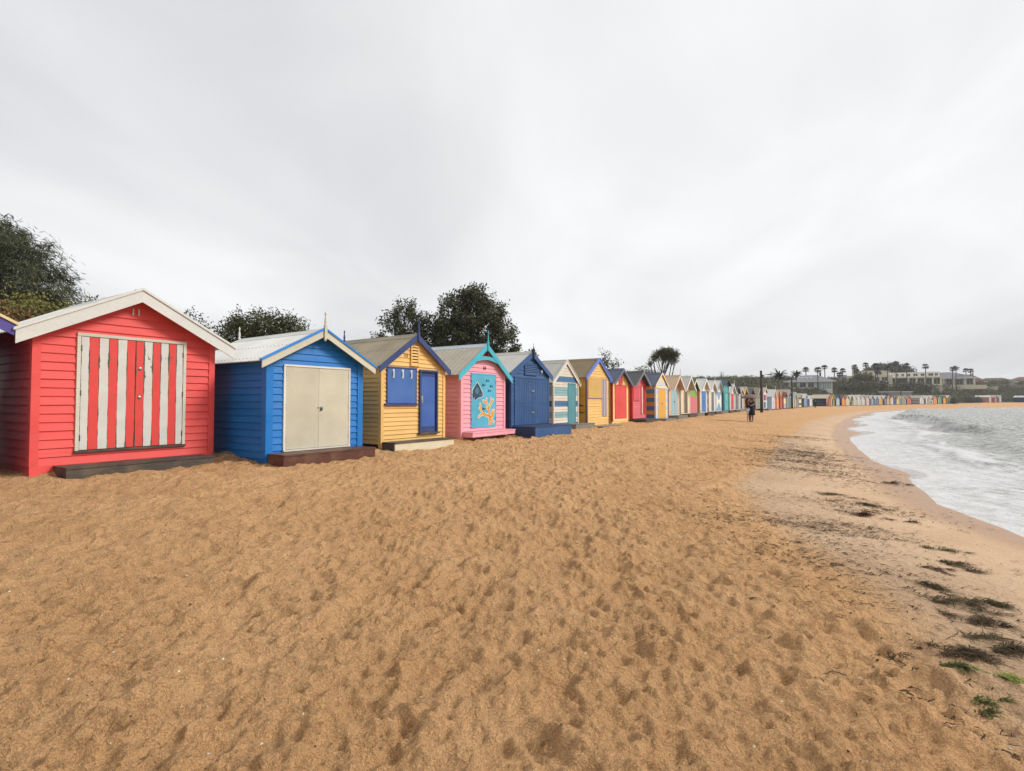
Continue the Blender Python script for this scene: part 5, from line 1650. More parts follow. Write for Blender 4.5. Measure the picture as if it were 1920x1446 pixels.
tree('large dark banksia tree towering behind the yellow and pink boxes', (-2.6, 28.9),
     [(-2.35, 28.5, 7.55, 0.55, 0.6, 0.42), (-3.1, 28.5, 6.95, 0.75, 0.8, 0.6), (-1.75, 28.5, 6.95, 0.75, 0.8, 0.62), (-1.0, 28.3, 6.45, 0.62, 0.7, 0.62), (-0.85, 28.3, 5.85, 0.6, 0.7, 0.5),
      (-4.1, 28.5, 5.75, 0.8, 0.8, 0.62), (-3.2, 28.4, 5.6, 0.9, 0.9, 0.9), (-2.2, 28.5, 5.9, 1.0, 1.0, 0.9), (-2.0, 28.4, 4.7, 1.3, 1.0, 0.8), (-3.7, 28.4, 4.6, 1.1, 0.9, 0.8),
      (-0.6, 28.4, 5.05, 0.75, 0.6, 0.32), (0.0, 28.3, 5.40, 0.36, 0.4, 0.2), (0.25, 28.5, 4.45, 0.5, 0.5, 0.25), (0.95, 28.5, 4.15, 0.35, 0.4, 0.2), (-0.6, 28.5, 4.3, 0.7, 0.6, 0.3)],
     M['leaf_dark'], dens=44, n=36, L=0.17, W=0.07, spread=0.135, trunk_r=0.2, seed=12)
tree('small twiggy tree behind the tall yellow box gable', (6.9, 38.3),
     [(6.65, 38, 4.95, 0.36, 0.4, 0.40), (6.9, 38, 4.35, 0.58, 0.5, 0.42), (7.4, 38, 4.2, 0.42, 0.4, 0.30), (6.3, 38, 4.3, 0.35, 0.4, 0.3)],
     M['leaf_dark'], dens=38, n=14, L=0.15, W=0.07, spread=0.14, trunk_r=0.07, seed=13)
tree('low dark tree crown above the slate roofs', (11.3, 46.4),
     [(10.6, 46, 3.95, 0.6, 0.6, 0.35), (11.5, 46, 4.2, 0.6, 0.6, 0.40), (12.3, 46, 3.9, 0.55, 0.6, 0.35)],
     M['leaf_hilldark'], dens=50, n=18, L=0.16, W=0.08, spread=0.15, trunk_r=0.08, seed=14, stems=2)
tree('flat topped many stemmed tree standing clear above the boxes', (17.4, 60.5),
     [(17.3, 60, 7.30, 0.85, 0.8, 0.34), (18.2, 60, 7.15, 0.72, 0.8, 0.40), (16.6, 60, 6.95, 0.55, 0.5, 0.28), (18.65, 60, 6.55, 0.36, 0.4, 0.28), (15.8, 60, 5.95, 0.24, 0.3, 0.14), (17.7, 60, 6.95, 1.0, 0.8, 0.3), (16.2, 60, 6.5, 0.36, 0.4, 0.2), (17.4, 60, 6.6, 0.7, 0.6, 0.2), (18.3, 60, 6.2, 0.3, 0.3, 0.15)],
     M['leaf_olive'], dens=60, n=34, L=0.17, W=0.07, spread=0.15, trunk_r=0.17, seed=15, stems=6, fork=0.35)

# hillside scrub, one mass
rng = np.random.default_rng(21)
n_try = 30000
yy = 34 + 260 * rng.random(n_try)
xx = -30 + 330 * rng.random(n_try)
zz, _ds, dr_ = ground_base(xx, yy)
back = -dr_
ok = (back > 5.0) & (back < 62) & (xx / yy > 0.05) & (xx / yy < 1.15) & (rng.random(n_try) < np.where(back < 30, 1.0, 0.6))
xx, yy, zz = xx[ok][:1700], yy[ok][:1700], zz[ok][:1700]
Rs = rng.uniform(0.8, 1.7, len(xx)) * np.where(yy < 80, 0.75, np.where(yy < 140, 1.0, 1.25))
Cs = np.stack([xx, yy, zz + Rs * 0.35], 1)
per = 24
u = rng.normal(size=(len(Cs), per, 3))
u /= np.linalg.norm(u, axis=2)[:, :, None]
u[:, :, 2] = np.abs(u[:, :, 2]) * 0.9 + 0.02
P = Cs[:, None, :] + u * Rs[:, None, None] * rng.uniform(0.75, 1.1, size=(len(Cs), per, 1)) * np.array([1.15, 1.15, 0.85])
P = P.reshape(-1, 3)
tc_ = np.repeat(rng.uniform(0.1, 0.9, len(Cs)), per) * 0.6 + 0.4 * rng.uniform(0.1, 0.9, len(Cs) * per)
sc_ = np.repeat(Rs, per)
V, F_, ti = leaves_at(rng, P, 7, 0.26, 0.42, 0.26, 0.0, u.reshape(-1, 3), tc_)
scrub = np_mesh('coastal_scrub', V, F_, M['leaf_hill'], attrs={'tint': ('FACE', ti)})
tag(scrub, 'olive coastal scrub covering the bank and hill behind the boxes', kind='stuff')

def shrub(label, x, y, r, hgt, leaf, seed, z=None):
    return tree(label, (x, y), [(x + 0.3 * r, y, gz(x, y) + hgt * 0.45, r * 0.7, r * 0.6, hgt * 0.5), (x - 0.4 * r, y, gz(x, y) + hgt * 0.35, r * 0.6, r * 0.6, hgt * 0.4)],
                leaf, dens=14, n=14, L=0.34, W=0.18, spread=0.22, trunk_r=0.06, seed=seed, cat='shrub', name='shrub', stems=2, fork=0.2)
shrub('grey saltbush on the sand before the long pink sided box', 176.5, 201.5, 2.9, 2.3, M['leaf_grey'], 41)
shrub('grey bush at the right end of the long row of boxes', 157.5, 187.5, 1.8, 1.9, M['leaf_grey'], 42)
shrub('low grey bushes along the long navy side', 78.5, 136.5, 1.5, 1.1, M['leaf_grey'], 43)
shrub('small grey bush beside the red fronted far box', 80.9, 137.3, 1.1, 0.9, M['leaf_grey'], 44)
tree('large dark spreading tree before the cream building on the hill', (139, 206),
     [(133.5, 205, 9.2, 1.8, 2, 1.2), (135.5, 205, 11.0, 1.5, 2, 1.0), (138.5, 205, 10.8, 1.7, 2, 1.2), (137, 205, 8.6, 2.6, 2, 1.4), (141.5, 205, 8.8, 1.8, 2, 1.2), (144.5, 205, 8.0, 1.8, 2, 1.1)],
     M['leaf_hilldark'], dens=9, n=16, L=0.7, W=0.4, spread=0.5, trunk_r=0.35, seed=51)
tree('broad domed tree behind the long white house', (176, 246),
     [(168, 245, 16.0, 2.6, 2, 1.4), (172, 245, 17.4, 3.0, 2, 1.6), (177, 245, 17.6, 3.2, 2, 1.5), (182, 245, 16.8, 2.6, 2, 1.5), (185, 245, 15.6, 2.0, 2, 1.2)],
     M['leaf_hilldark'], dens=10, n=16, L=0.8, W=0.45, spread=0.55, trunk_r=0.4, seed=52)
tree('dark hedge tree between the grey roofed house and cream building', (129, 196),
     [(125, 195, 7.0, 3.0, 2, 1.4), (129.5, 195, 7.3, 2.8, 2, 1.4), (133.5, 196, 7.4, 2.4, 2, 1.4)],
     M['leaf_hilldark'], dens=9, n=16, L=0.6, W=0.35, spread=0.45, trunk_r=0.25, seed=53)
tree('low dark tree below the terrace of the white house', (163, 212),
     [(158, 211, 7.6, 2.4, 2, 1.3), (162.5, 211, 7.8, 2.6, 2, 1.2), (167, 212, 7.4, 2.6, 2, 1.1)],
     M['leaf_hilldark'], dens=9, n=16, L=0.6, W=0.35, spread=0.45, trunk_r=0.25, seed=54)

# ---- palms
def fan_frond(mb_v, mb_f, c, az, el, L, spread_l, blades=9, drop=0.35):
    d = np.array([math.cos(az) * math.cos(el), math.sin(az) * math.cos(el), math.sin(el)])
    s = np.cross(d, [0, 0, 1.0])
    s /= np.linalg.norm(s) + 1e-9
    up = np.cross(s, d)
    o = len(mb_v)
    hub = c + d * L * 0.45
    mb_v += [c - s * 0.03, c + s * 0.03, hub + s * 0.03, hub - s * 0.03]
    mb_f.append((o, o + 1, o + 2, o + 3))
    for i in range(blades):
        a = (i / (blades - 1) - 0.5) * 2.6
        bd = d * math.cos(a) + s * math.sin(a)
        tip = hub + bd * spread_l + np.array([0, 0, -drop * spread_l * (0.5 + abs(a) * 0.3)])
        mid = hub + bd * spread_l * 0.55 + up * 0.03
        n_ = np.cross(bd, up)
        o = len(mb_v)
        mb_v += [hub, mid + n_ * 0.06, tip, mid - n_ * 0.06]
        mb_f.append((o, o + 1, o + 2, o + 3))
def palm(label, x, y, ztop, kind='fan', seed=0, scale=1.0):
    rg = random.Random(seed)
    zb = gz(x, y) - 0.3
    root = empty('palm_tree', (x, y, zb))
    tag(root, label, 'palm', 'palms on the far hill')
    H_ = ztop - zb - 0.6 * scale
    m = MB()
    lean = rg.uniform(-0.3, 0.3)
    m.tube([(0, 0, 0), (lean * 0.4, 0, H_ * 0.5), (lean, 0, H_)], [0.20 * scale, 0.14 * scale, 0.13 * scale], 8)
    m.build('trunk', M['palm_bark'], root, True)
    V_, F_ = [], []
    top = np.array([lean, 0, H_])
    if kind == 'fan':
        for i in range(34):
            el = rg.uniform(-0.75, 1.25)
            fan_frond(V_, F_, top, rg.uniform(0, 2 * math.pi), el, 0.95 * scale, 0.80 * scale)
    else:
        for i in range(42):
            az, el = rg.uniform(0, 2 * math.pi), rg.uniform(0.0, 1.3)
            L = 2.8 * scale * rg.uniform(0.8, 1.1)
            p = top.copy()
            d = np.array([math.cos(az) * math.cos(el), math.sin(az) * math.cos(el), math.sin(el)])
            for s in range(6):
                q = p + d * L / 6
                sd_ = np.cross(d, [0, 0, 1.0])
                sd_ /= np.linalg.norm(sd_) + 1e-9
                wd = 0.30 * (1 - abs(s - 2.2) / 5)
                o = len(V_)
                V_ += [p - sd_ * wd * 0.8 + [0, 0, -0.08], p, q, q - sd_ * wd + [0, 0, -0.1], p + sd_ * wd * 0.8 + [0, 0, -0.08], q + sd_ * wd + [0, 0, -0.1]]
                F_ += [(o, o + 1, o + 2, o + 3), (o + 1, o + 4, o + 5, o + 2)]
                p = q
                d = d + np.array([0, 0, -0.20])
                d /= np.linalg.norm(d)
    V_ = np.array(V_)
    F_ = np.array(F_)
    rgn = np.random.default_rng(seed)
    np_mesh('crown', V_, F_, M['frond'], root, attrs={'tint': ('FACE', rgn.uniform(0, 1, len(F_)))})
    return root
PALMS = [(115.0, 205, 14.9, 'palm leftmost above the grey roofed house'), (110.7, 190, 14.0, 'palm in front of the grey roof with its trunk crossing it'),
         (128.3, 215, 16.5, 'tallest palm behind the right slope of the grey roof'), (128.8, 210, 15.1, 'palm right of the grey roofed house eave'),
         (127.6, 205, 13.0, 'low bushy palm right of the grey roofed house'), (130.3, 207, 14.6, 'small palm just behind the low bushy palm'),
         (146.8, 225, 17.4, 'palm at the left end of the cream building'), (146.0, 222, 15.2, 'short palm left of the cream building tower'),
         (147.2, 218, 17.7, 'palm in front of the cream building tower'), (142.1, 205, 16.5, 'upper of two palms before the cream building middle'),
         (141.2, 203, 14.6, 'lower of two palms before the cream building middle'), (146.6, 205, 15.3, 'palm at the right end of the cream building'),
         (152.3, 208, 17.6, 'tallest palm, standing alone between the two big pale houses'), (159.7, 212, 17.0, 'palm rising through the white house terrace'),
         (170.4, 216, 17.0, 'palm against the domed tree over the white house'), (194.6, 232, 16.9, 'left palm of the first pair by the grey hip roof'),
         (199.6, 236, 17.6, 'right palm of the first pair by the grey hip roof'), (207.8, 240, 16.7, 'left palm of the last pair near the red roofs'), (212.3, 243, 16.8, 'right palm of the last pair near the red roofs')]
for i, (x, y, zt_, lab) in enumerate(PALMS):
    palm(lab, x, y, zt_, 'fan', 100 + i, 1.3 if i not in (4, 5) else 1.15)
palm('broad date palm with arching fronds above the near scrub', 63.4, 125, 8.0, 'date', 140, 0.85)
palm('smaller bushy palm left of the grey roofed house', 81.3, 150, 9.6, 'date', 141, 0.7)

# ------------------------------------------------------------------ houses on the hill
M['render_cream'] = plain('cream_render', (236, 224, 196), 0.8, 0.9, 0.25, 0.6)
M['render_white'] = plain('white_render', (242, 238, 228), 0.8, 0.9, 0.2, 0.6)
M['render_grey'] = plain('grey_render', (192, 188, 190), 0.8, 0.9, 0.2, 0.6)
M['glass'] = plain('dark_window_glass', (62, 66, 70), 0.15, 0.8, 0.3, 0.4, 0.0, 0.5)
M['glass_pale'] = plain('pale_window_glass', (176, 196, 200), 0.15, 0.8, 0.3, 0.4, 0.0, 0.5)
M['tile_grey'] = plain('grey_slate_roof', (148, 148, 154), 0.6, 0.8, 0.35, 1.5)
M['tile_red'] = plain('red_terracotta_roof', (150, 104, 96), 0.75, 0.8, 0.4, 1.5)
M['tile_brown'] = plain('brown_tile_roof', (124, 104, 98), 0.75, 0.8, 0.4, 1.5)
def house(name, label, x, y, rz, zbase):
    r = empty(name, (x, y, zbase), rz)
    tag(r, label, 'house', 'houses on the far hill')
    return r
def hbox(r, name, a, b, mat):
    m = MB()
    m.box(a, b)
    return m.build(name, mat, r)
def hip(r, name, x0, x1, y0, y1, ze, zr, ridge, mat, ov=0.6):
    xc, yc = (x0 + x1) / 2, (y0 + y1) / 2
    m = MB()
    a, b, c, d_ = (x0 - ov, y0 - ov, ze), (x1 + ov, y0 - ov, ze), (x1 + ov, y1 + ov, ze), (x0 - ov, y1 + ov, ze)
    e, f = (xc - ridge / 2, yc, zr), (xc + ridge / 2, yc, zr)
    m.add([a, b, c, d_, e, f], [(0, 1, 5, 4), (1, 2, 5), (2, 3, 4, 5), (3, 0, 4), (3, 2, 1, 0)])
    rf = m.build(name, mat, r)
    m = MB()
    m.box((x0 - ov - 0.02, y0 - ov - 0.06, ze - 0.28), (x1 + ov + 0.02, y0 - ov - 0.001, ze + 0.02))
    m.build('fascia', M['render_white'], rf)
    return rf
def win(r, x0, x1, z0, z1, v, mat=None):
    f = hbox(r, 'window', (x0 - 0.08, v - 0.05, z0 - 0.08), (x1 + 0.08, v + 0.02, z1 + 0.08), M['render_white'])
    m = MB()
    m.box((x0, v - 0.08, z0), (x1, v - 0.051, z1))
    m.build('pane', mat or M['glass'], f)
    m = MB()
    m.box(((x0 + x1) / 2 - 0.04, v - 0.10, z0), ((x0 + x1) / 2 + 0.04, v - 0.081, z1))
    m.build('mullion', M['render_white'], f)
# grey hip-roofed house
r = house('hill_house', 'low house with a broad grey hip roof behind the scrub', 109, 192, R(-30), 5.6)
hbox(r, 'wall', (-7, 0, -2), (7, 9, 3.6), M['render_white'])
rf = hip(r, 'roof', -7, 7, 0, 9, 3.6, 6.0, 4.5, M['tile_grey'], 1.1)
for x in (-4.0, -2.6, -1.2, 0.2):
    m = MB()
    m.prism([(x + 0.45 * math.cos(q * math.pi / 8), 1.6, 4.75 + 0.4 * math.sin(q * math.pi / 8)) for q in range(9)], (0, -0.25, -0.1))
    m.build('roof_vent', M['render_white'], rf)
for a, b in ((2.2, 3.6), (3.9, 5.2), (5.4, 6.6)):
    win(r, a, b, 0.8, 3.0, 0.0, M['glass_pale'])
for a, b in ((-6, -4.5), (-3.2, -1.4), (-0.6, 1.2)):
    win(r, a, b, 1.4, 3.0, 0.0)
hbox(r, 'chimney', (3.0, 4.2, 4.8), (3.6, 4.8, 6.9), M['dark_steel'])
# cream modern building
r = house('hill_house', 'tall cream flat roofed building with a square tower among palms', 151, 222, R(-34), 7.4)
hbox(r, 'wall', (-8, 0, -3), (8, 10, 5.4), M['render_cream'])
hbox(r, 'upper_storey', (-4.5, 1.5, 5.4), (7.2, 9, 7.2), M['render_cream'])
hbox(r, 'tower', (-6.0, 2, 5.4), (-3.8, 5, 9.2), M['render_cream'])
hbox(r, 'side_wing', (-11.5, 2, -2), (-8, 8, 6.0), M['render_grey'])
hbox(r, 'parapet', (-4.8, 1.3, 7.2), (7.5, 9.2, 7.5), M['render_white'])
hbox(r, 'balcony', (1.0, -1.2, 2.2), (6.5, 0, 2.5), M['render_white'])
for a, b in ((-7, -5.8), (-4.6, -3.4), (-2, -0.8), (0.6, 1.6), (2.4, 3.6), (4.4, 6.2)):
    win(r, a, b, 3.0, 4.6, 0.0)
for a, b in ((-2.0, -1.0), (0.2, 1.2), (2.4, 4.4)):
    win(r, a, b, 5.8, 6.7, 1.5)
for a, b in ((-6.5, -5.0), (-3, -1.5), (1.4, 3.0), (4.0, 5.8)):
    win(r, a, b, 0.2, 1.8, 0.0)
# long white house
r = house('hill_house', 'long white two storey house with a pillared terrace of dark glazing', 176, 231, R(-37), 7.6)
hbox(r, 'wall', (-9, 1.2, -3), (10, 10, 4.6), M['render_white'])
hbox(r, 'upper_storey', (-7.5, 2.2, 4.9), (9.5, 9, 7.2), M['render_white'])
hbox(r, 'floor_slab', (-9.4, -0.8, 4.6), (10.4, 10, 4.9), M['render_cream'])
hbox(r, 'side_wing', (-13.2, 1.5, 3.0), (-9.0, 8, 6.4), M['render_grey'])
hbox(r, 'terrace_slab', (-9.4, -1.2, 1.2), (10.4, 1.2, 1.5), M['render_cream'])
for x in (-9.2, -5.6, -1.2, 1.6, 4.6, 7.2, 10.0):
    hbox(r, 'column', (x - 0.25, -0.9, -2), (x + 0.25, -0.4, 4.6), M['render_cream'])
for a, b in ((-8.6, -6.0), (-5.2, -1.6), (-0.8, 1.2), (2.0, 4.2), (5.0, 6.8), (7.6, 9.6)):
    win(r, a, b, 1.8, 4.2, 1.2)
for a, b in ((-5.8, -4.8), (-3.6, -2.8), (-1.8, -0.6), (0.6, 2.0), (3.2, 4.4), (5.8, 7.4), (8.0, 9.0)):
    win(r, a, b, 5.5, 6.5, 2.2)
for a, b in ((0.2, 1.6), (2.6, 4.0), (5.2, 6.6)):
    win(r, a, b, -0.6, 0.8, 1.2)
hbox(r, 'green_screen', (-8.8, -0.7, 1.5), (-1.6, -0.5, 4.5), M['leaf_hilldark'])
# grey hip house on the right
r = house('hill_house', 'grey hip roofed house with verandah posts right of the white house', 200.5, 243, R(-39), 8.6)
hbox(r, 'wall', (-9, 0, -2), (10, 9, 4.0), M['render_grey'])
hip(r, 'roof', -9, 10, 0, 9, 4.0, 6.9, 5.0, M['tile_grey'], 1.4)
for x in (-9.5, -6.5, -3.5, -0.5, 3.0, 7.0, 10.2):
    hbox(r, 'verandah_post', (x - 0.22, -1.3, -1), (x + 0.22, -0.9, 3.9), M['render_cream'])
for a, b in ((-8.6, -7), (-5.8, -4), (-2.8, -1.0), (0.4, 2.4), (3.8, 6.2), (7.6, 9.6)):
    win(r, a, b, 1.0, 3.4, 0.0)
hbox(r, 'terrace_wall', (-9, -3.5, -1.2), (14, -3.2, 0.6), M['render_cream'])
# red roofs
r = house('hill_house', 'house with a big dull red hip roof near the right edge', 241, 276, R(-41), 9.6)
hbox(r, 'wall', (-8, 0, -3), (6, 9, 2.6), M['render_cream'])
rf = hip(r, 'roof', -8, 6, 0, 9, 2.6, 6.6, 3.0, M['tile_red'], 0.9)
hbox(r, 'chimney', (0.6, 4.2, 5.6), (1.3, 4.9, 7.3), M['tile_red'])
for a, b in ((-6, -4), (-2, 0), (2, 4)):
    win(r, a, b, 0.6, 2.0, 0.0)
r = house('hill_house', 'low house with brown tile roof half hidden in scrub on the skyline', 258, 281, R(-42), 10.2)
hbox(r, 'wall', (-9, 0, -3), (9, 8, 2.2), M['render_white'])
hip(r, 'roof', -9, 9, 0, 8, 2.2, 4.4, 7.0, M['tile_brown'], 0.8)
for a, b in ((-7, -5), (-2, 0), (3, 5)):
    win(r, a, b, 0.6, 1.8, 0.0)
r = house('hill_house', 'red roofed house cut by the right edge of the view', 279, 286, R(-43), 10.6)
hbox(r, 'wall', (-8, 0, -3), (8, 8, 2.0), M['render_cream'])
hip(r, 'roof', -8, 8, 0, 8, 2.0, 4.8, 4.0, M['tile_red'], 0.8)
for a, b in ((-6, -4), (0, 2)):
    win(r, a, b, 0.4, 1.6, 0.0)
r = house('garden_wall', 'cream retaining wall stepping down below the red roof', 229, 256, R(-41), 8.6)
r['category'] = 'wall'
del r['group']
hbox(r, 'wall_section', (-11, 0, -2), (-2, 0.4, 1.4), M['render_cream'])
hbox(r, 'wall_section', (-2, 0.3, -2), (6, 0.7, 0.6), M['render_cream'])
r = house('beach_shelter', 'low white flat roofed shelter in the scrub behind the far boxes', 141, 193, R(-36), 3.2)
r['category'] = 'shelter'
del r['group']
hbox(r, 'roof_slab', (-5.5, 0, 2.0), (5.0, 4, 2.3), M['render_white'])
hbox(r, 'wall', (-5, 0.5, -2), (4.6, 3.8, 2.0), M['render_grey'])

# ------------------------------------------------------------------ poles, lamps, wires
def pole(label, x, y, h_, r0=0.13, mat=None, name='utility_pole', cat='pole'):
    zb = gz(x, y)
    e = empty(name, (x, y, zb))
    tag(e, label, cat)
    m = MB()
    m.tube([(0, 0, -0.6), (0.02, 0, h_ * 0.5), (0, 0, h_)], [r0 * 1.1, r0, r0 * 0.85], 10)
    m.build('post', mat or M['pole_wood'], e, True)
    return e, zb
e, z1 = pole('dark wooden pole with a lamp arm standing on the sand near the couple', 29.9, 63.0, 5.0, 0.15)
m = MB()
m.tube([(0.1, 0, 4.35), (0.5, 0.1, 4.5), (1.0, 0.2, 4.55)], 0.03, 6)
m.build('lamp_arm', M['dark_steel'], e)
m = MB()
m.hexa([(0.9, 0.1, 4.48), (1.45, 0.2, 4.50), (1.45, 0.36, 4.50), (0.9, 0.3, 4.48), (0.95, 0.12, 4.6), (1.4, 0.22, 4.6), (1.4, 0.34, 4.6), (0.95, 0.28, 4.6)])
m.build('lamp_head', M['dark_steel'], e)
m = MB()
m.box((-0.06, -0.22, 4.2), (0.16, -0.12, 4.5))
m.build('junction_box', M['dark_steel'], e)
e, z2 = pole('second wooden pole with a short crossarm further along the boxes', 52.0, 97.6, 5.7, 0.15)
m = MB()
m.box((-0.9, -0.06, 5.3), (0.9, 0.06, 5.45))
m.build('crossarm', M['pole_wood'], e)
for x in (-0.8, -0.3, 0.3, 0.8):
    m = MB()
    m.lathe([(0.05, 0), (0.07, 0.08), (0.03, 0.16)], (x, 0, 5.45), 8)
    m.build('insulator', M['dark_steel'], e)
def wire(label, a, b, sag):
    m = MB()
    pts = []
    for i in range(15):
        t_ = i / 14
        pts.append(tuple(a[k] + (b[k] - a[k]) * t_ - (sag * 4 * t_ * (1 - t_) if k == 2 else 0) for k in range(3)))
    m.tube(pts, 0.016, 4)
    o = m.build('overhead_wire', M['dark_steel'], None)
    tag(o, label, 'wire')
wire('sagging wire between the two wooden beach poles', (29.9, 63.0, z1 + 4.3), (52.0, 97.6, z2 + 5.2), 1.6)
e, z3 = pole('far dark pole rising before the hill scrub above the grey far box', 141.0, 190.5, 7.2, 0.16)
m = MB()
m.box((-0.7, -0.06, 6.8), (0.7, 0.06, 6.95))
m.build('crossarm', M['pole_wood'], e)
e, z4 = pole('slim mast with antenna prongs above the teal box', 30.6, 76.5, 5.3, 0.06, M['dark_steel'], 'antenna_mast', 'mast')
m = MB()
for a in range(3):
    q = a * 2.1
    m.tube([(0, 0, 4.9), (0.28 * math.cos(q), 0.28 * math.sin(q), 5.0), (0.28 * math.cos(q), 0.28 * math.sin(q), 5.5)], 0.03, 5)
m.build('antenna', M['dark_steel'], e)
def streetlight(label, x, y, h_, ax, az_):
    e, z = pole(label, x, y, h_, 0.07, M['steel'], 'street_lamp', 'street lamp')
    m = MB()
    m.tube([(0, 0, h_ - 0.05), (ax * 0.3, 0, h_ + az_ * 0.7), (ax, 0, h_ + az_)], 0.04, 6)
    m.build('lamp_arm', M['steel'], e)
    m = MB()
    s = 1 if ax > 0 else -1
    m.hexa([(ax, -0.1, h_ + az_ - 0.06), (ax + s * 0.6, -0.1, h_ + az_ - 0.04), (ax + s * 0.6, 0.1, h_ + az_ - 0.04), (ax, 0.1, h_ + az_ - 0.06),
            (ax, -0.08, h_ + az_ + 0.04), (ax + s * 0.55, -0.08, h_ + az_ + 0.03), (ax + s * 0.55, 0.08, h_ + az_ + 0.03), (ax, 0.08, h_ + az_ + 0.04)])
    m.build('lamp_head', M['steel'], e)
streetlight('street lamp with arm reaching left over the white roofs', 36.6, 90.0, 4.3, -1.0, 0.5)
streetlight('tall street lamp with long arm on the right skyline', 236.6, 256.0, 7.0, 4.0, 0.8)
e, z5 = pole('short dark service pole behind the cream and peach boxes', 22.6, 69.0, 3.6, 0.10)
m = MB()
m.box((-0.2, -0.05, 3.35), (0.9, 0.05, 3.45))
m.build('crossarm', M['pole_wood'], e)
wire('thin wire running right from the short service pole', (22.6, 69.0, z5 + 3.5), (36.0, 92.0, gz(36, 92) + 3.8), 0.5)
e, z6 = pole('grey metal post top just right of the red roof', -14.3, 25.0, 4.3, 0.06, M['dark_steel'], 'metal_post', 'post')

# ------------------------------------------------------------------ people
SKIN = plain('skin', (206, 156, 130), 0.5, 0.85, 0.1)
HAIR = plain('dark_hair', (34, 26, 24), 0.5, 0.9, 0.3)
BLACKC = plain('black_cloth', (26, 25, 28), 0.85, 0.9, 0.3)
MAROON = plain('dark_maroon_cloth', (48, 26, 28), 0.85, 0.9, 0.3)
SHORTS = plain('pale_denim', (196, 206, 222), 0.85, 0.9, 0.2)
GREYC = plain('grey_legging_cloth', (120, 112, 124), 0.85, 0.9, 0.2)
WHITEC = plain('white_shoe', (225, 225, 222), 0.6, 0.85, 0.1)
BROLLY = plain('taupe_umbrella_cloth', (126, 106, 92), 0.7, 0.9, 0.25, 3.0)
def person(label, x, y, rz, J, mats, scale=1.0):
    """J: name -> (x,y,z,r,material index); edges by name order rules; one continuous skinned body"""
    z = relief_z(x, y)
    root = empty('person', (x, y, z), rz)
    tag(root, label, 'person', 'people on the beach')
    names = list(J)
    E_ = [('pelvis', 'spine'), ('spine', 'chest'), ('chest', 'neck'), ('neck', 'head1'), ('head1', 'head2'), ('head2', 'head3')]
    for s in 'lr':
        E_ += [('chest', 'sh' + s), ('sh' + s, 'el' + s), ('el' + s, 'wr' + s), ('wr' + s, 'pa' + s), ('pelvis', 'hip' + s), ('hip' + s, 'kn' + s), ('kn' + s, 'an' + s), ('an' + s, 'toe' + s)]
        pa, wr = np.array(J['pa' + s][:3]), np.array(J['wr' + s][:3])
        d_ = pa - wr
        d_ /= np.linalg.norm(d_) + 1e-6
        sx_ = np.cross(d_, [0.2, 1.0, 0.1])
        sx_ /= np.linalg.norm(sx_)
        for k, (o, L) in enumerate(((-0.032, 0.065), (-0.011, 0.078), (0.011, 0.072), (0.030, 0.055))):
            p1 = pa + sx_ * o + d_ * L * 0.5
            p2 = pa + sx_ * o + d_ * L + np.array([0, 0, -0.015])
            J['f%d%sa' % (k, s)] = (*p1, 0.010, J['pa' + s][4])
            J['f%d%sb' % (k, s)] = (*p2, 0.008, J['pa' + s][4])
            E_ += [('pa' + s, 'f%d%sa' % (k, s)), ('f%d%sa' % (k, s), 'f%d%sb' % (k, s))]
        p1 = pa - sx_ * 0.05 - d_ * 0.01
        J['th' + s] = (*p1, 0.011, J['pa' + s][4])
        E_ += [('pa' + s, 'th' + s)]
    names = list(J)
    ix = {n: i for i, n in enumerate(names)}
    me = bpy.data.meshes.new('body')
    me.from_pydata([tuple(c * scale for c in J[n][:3]) for n in names], [(ix[a], ix[b]) for a, b in E_], [])
    o = bpy.data.objects.new('body', me)
    COL.objects.link(o)
    sk = o.modifiers.new('skin', 'SKIN')
    sk.use_smooth_shade = True
    for n, i in ix.items():
        v = me.skin_vertices[0].data[i]
        r = J[n][3] * scale
        v.radius = (r, r)
        v.use_root = (n == 'pelvis')
    sb = o.modifiers.new('sub', 'SUBSURF')
    sb.levels = sb.render_levels = 1
    dg = bpy.context.evaluated_depsgraph_get()
    nm = bpy.data.meshes.new_from_object(o.evaluated_get(dg))
    bpy.data.objects.remove(o)
    for m_ in mats:
        nm.materials.append(m_)
    segs = [(np.array(J[a][:3]) * scale, np.array(J[b][:3]) * scale, J[a][4] if J[a][4] == J[b][4] else None, J[a][4], J[b][4]) for a, b in E_]
    for p in nm.polygons:
        c = np.array(p.center)
        best, mi = 1e9, 0
        for a, b, both, ma, mb_ in segs:
            t_ = np.clip(np.dot(c - a, b - a) / (np.dot(b - a, b - a) + 1e-9), 0, 1)
            dd_ = np.linalg.norm(c - a - t_ * (b - a))
            if dd_ < best:
                best, mi = dd_, (ma if t_ < 0.5 else mb_)
        p.material_index = mi
        p.use_smooth = True
    b = bpy.data.objects.new('body', nm)
    COL.objects.link(b)
    b.parent = root
    # face: eyes and nose on the front of the head
    hx, hy, hz = [c * scale for c in J['head2'][:3]]
    hr = J['head2'][3] * scale
    m = MB()
    for s in (-1, 1):
        m.lathe([(0.004, -0.008), (0.011, 0), (0.004, 0.008)], (hx + s * 0.033, hy - hr * 0.93, hz + 0.005), 6)
    m.build('eyes', HAIR, root)
    m = MB()
    m.hexa([(hx - 0.016, hy - hr * 0.95, hz - 0.03), (hx + 0.016, hy - hr * 0.95, hz - 0.03), (hx + 0.008, hy - hr * 0.8, hz - 0.03), (hx - 0.008, hy - hr * 0.8, hz - 0.03),
            (hx - 0.006, hy - hr * 1.0, hz + 0.02), (hx + 0.006, hy - hr * 1.0, hz + 0.02), (hx + 0.004, hy - hr * 0.8, hz + 0.02), (hx - 0.004, hy - hr * 0.8, hz + 0.02)])
    m.build('nose', mats[0], root)
    return root
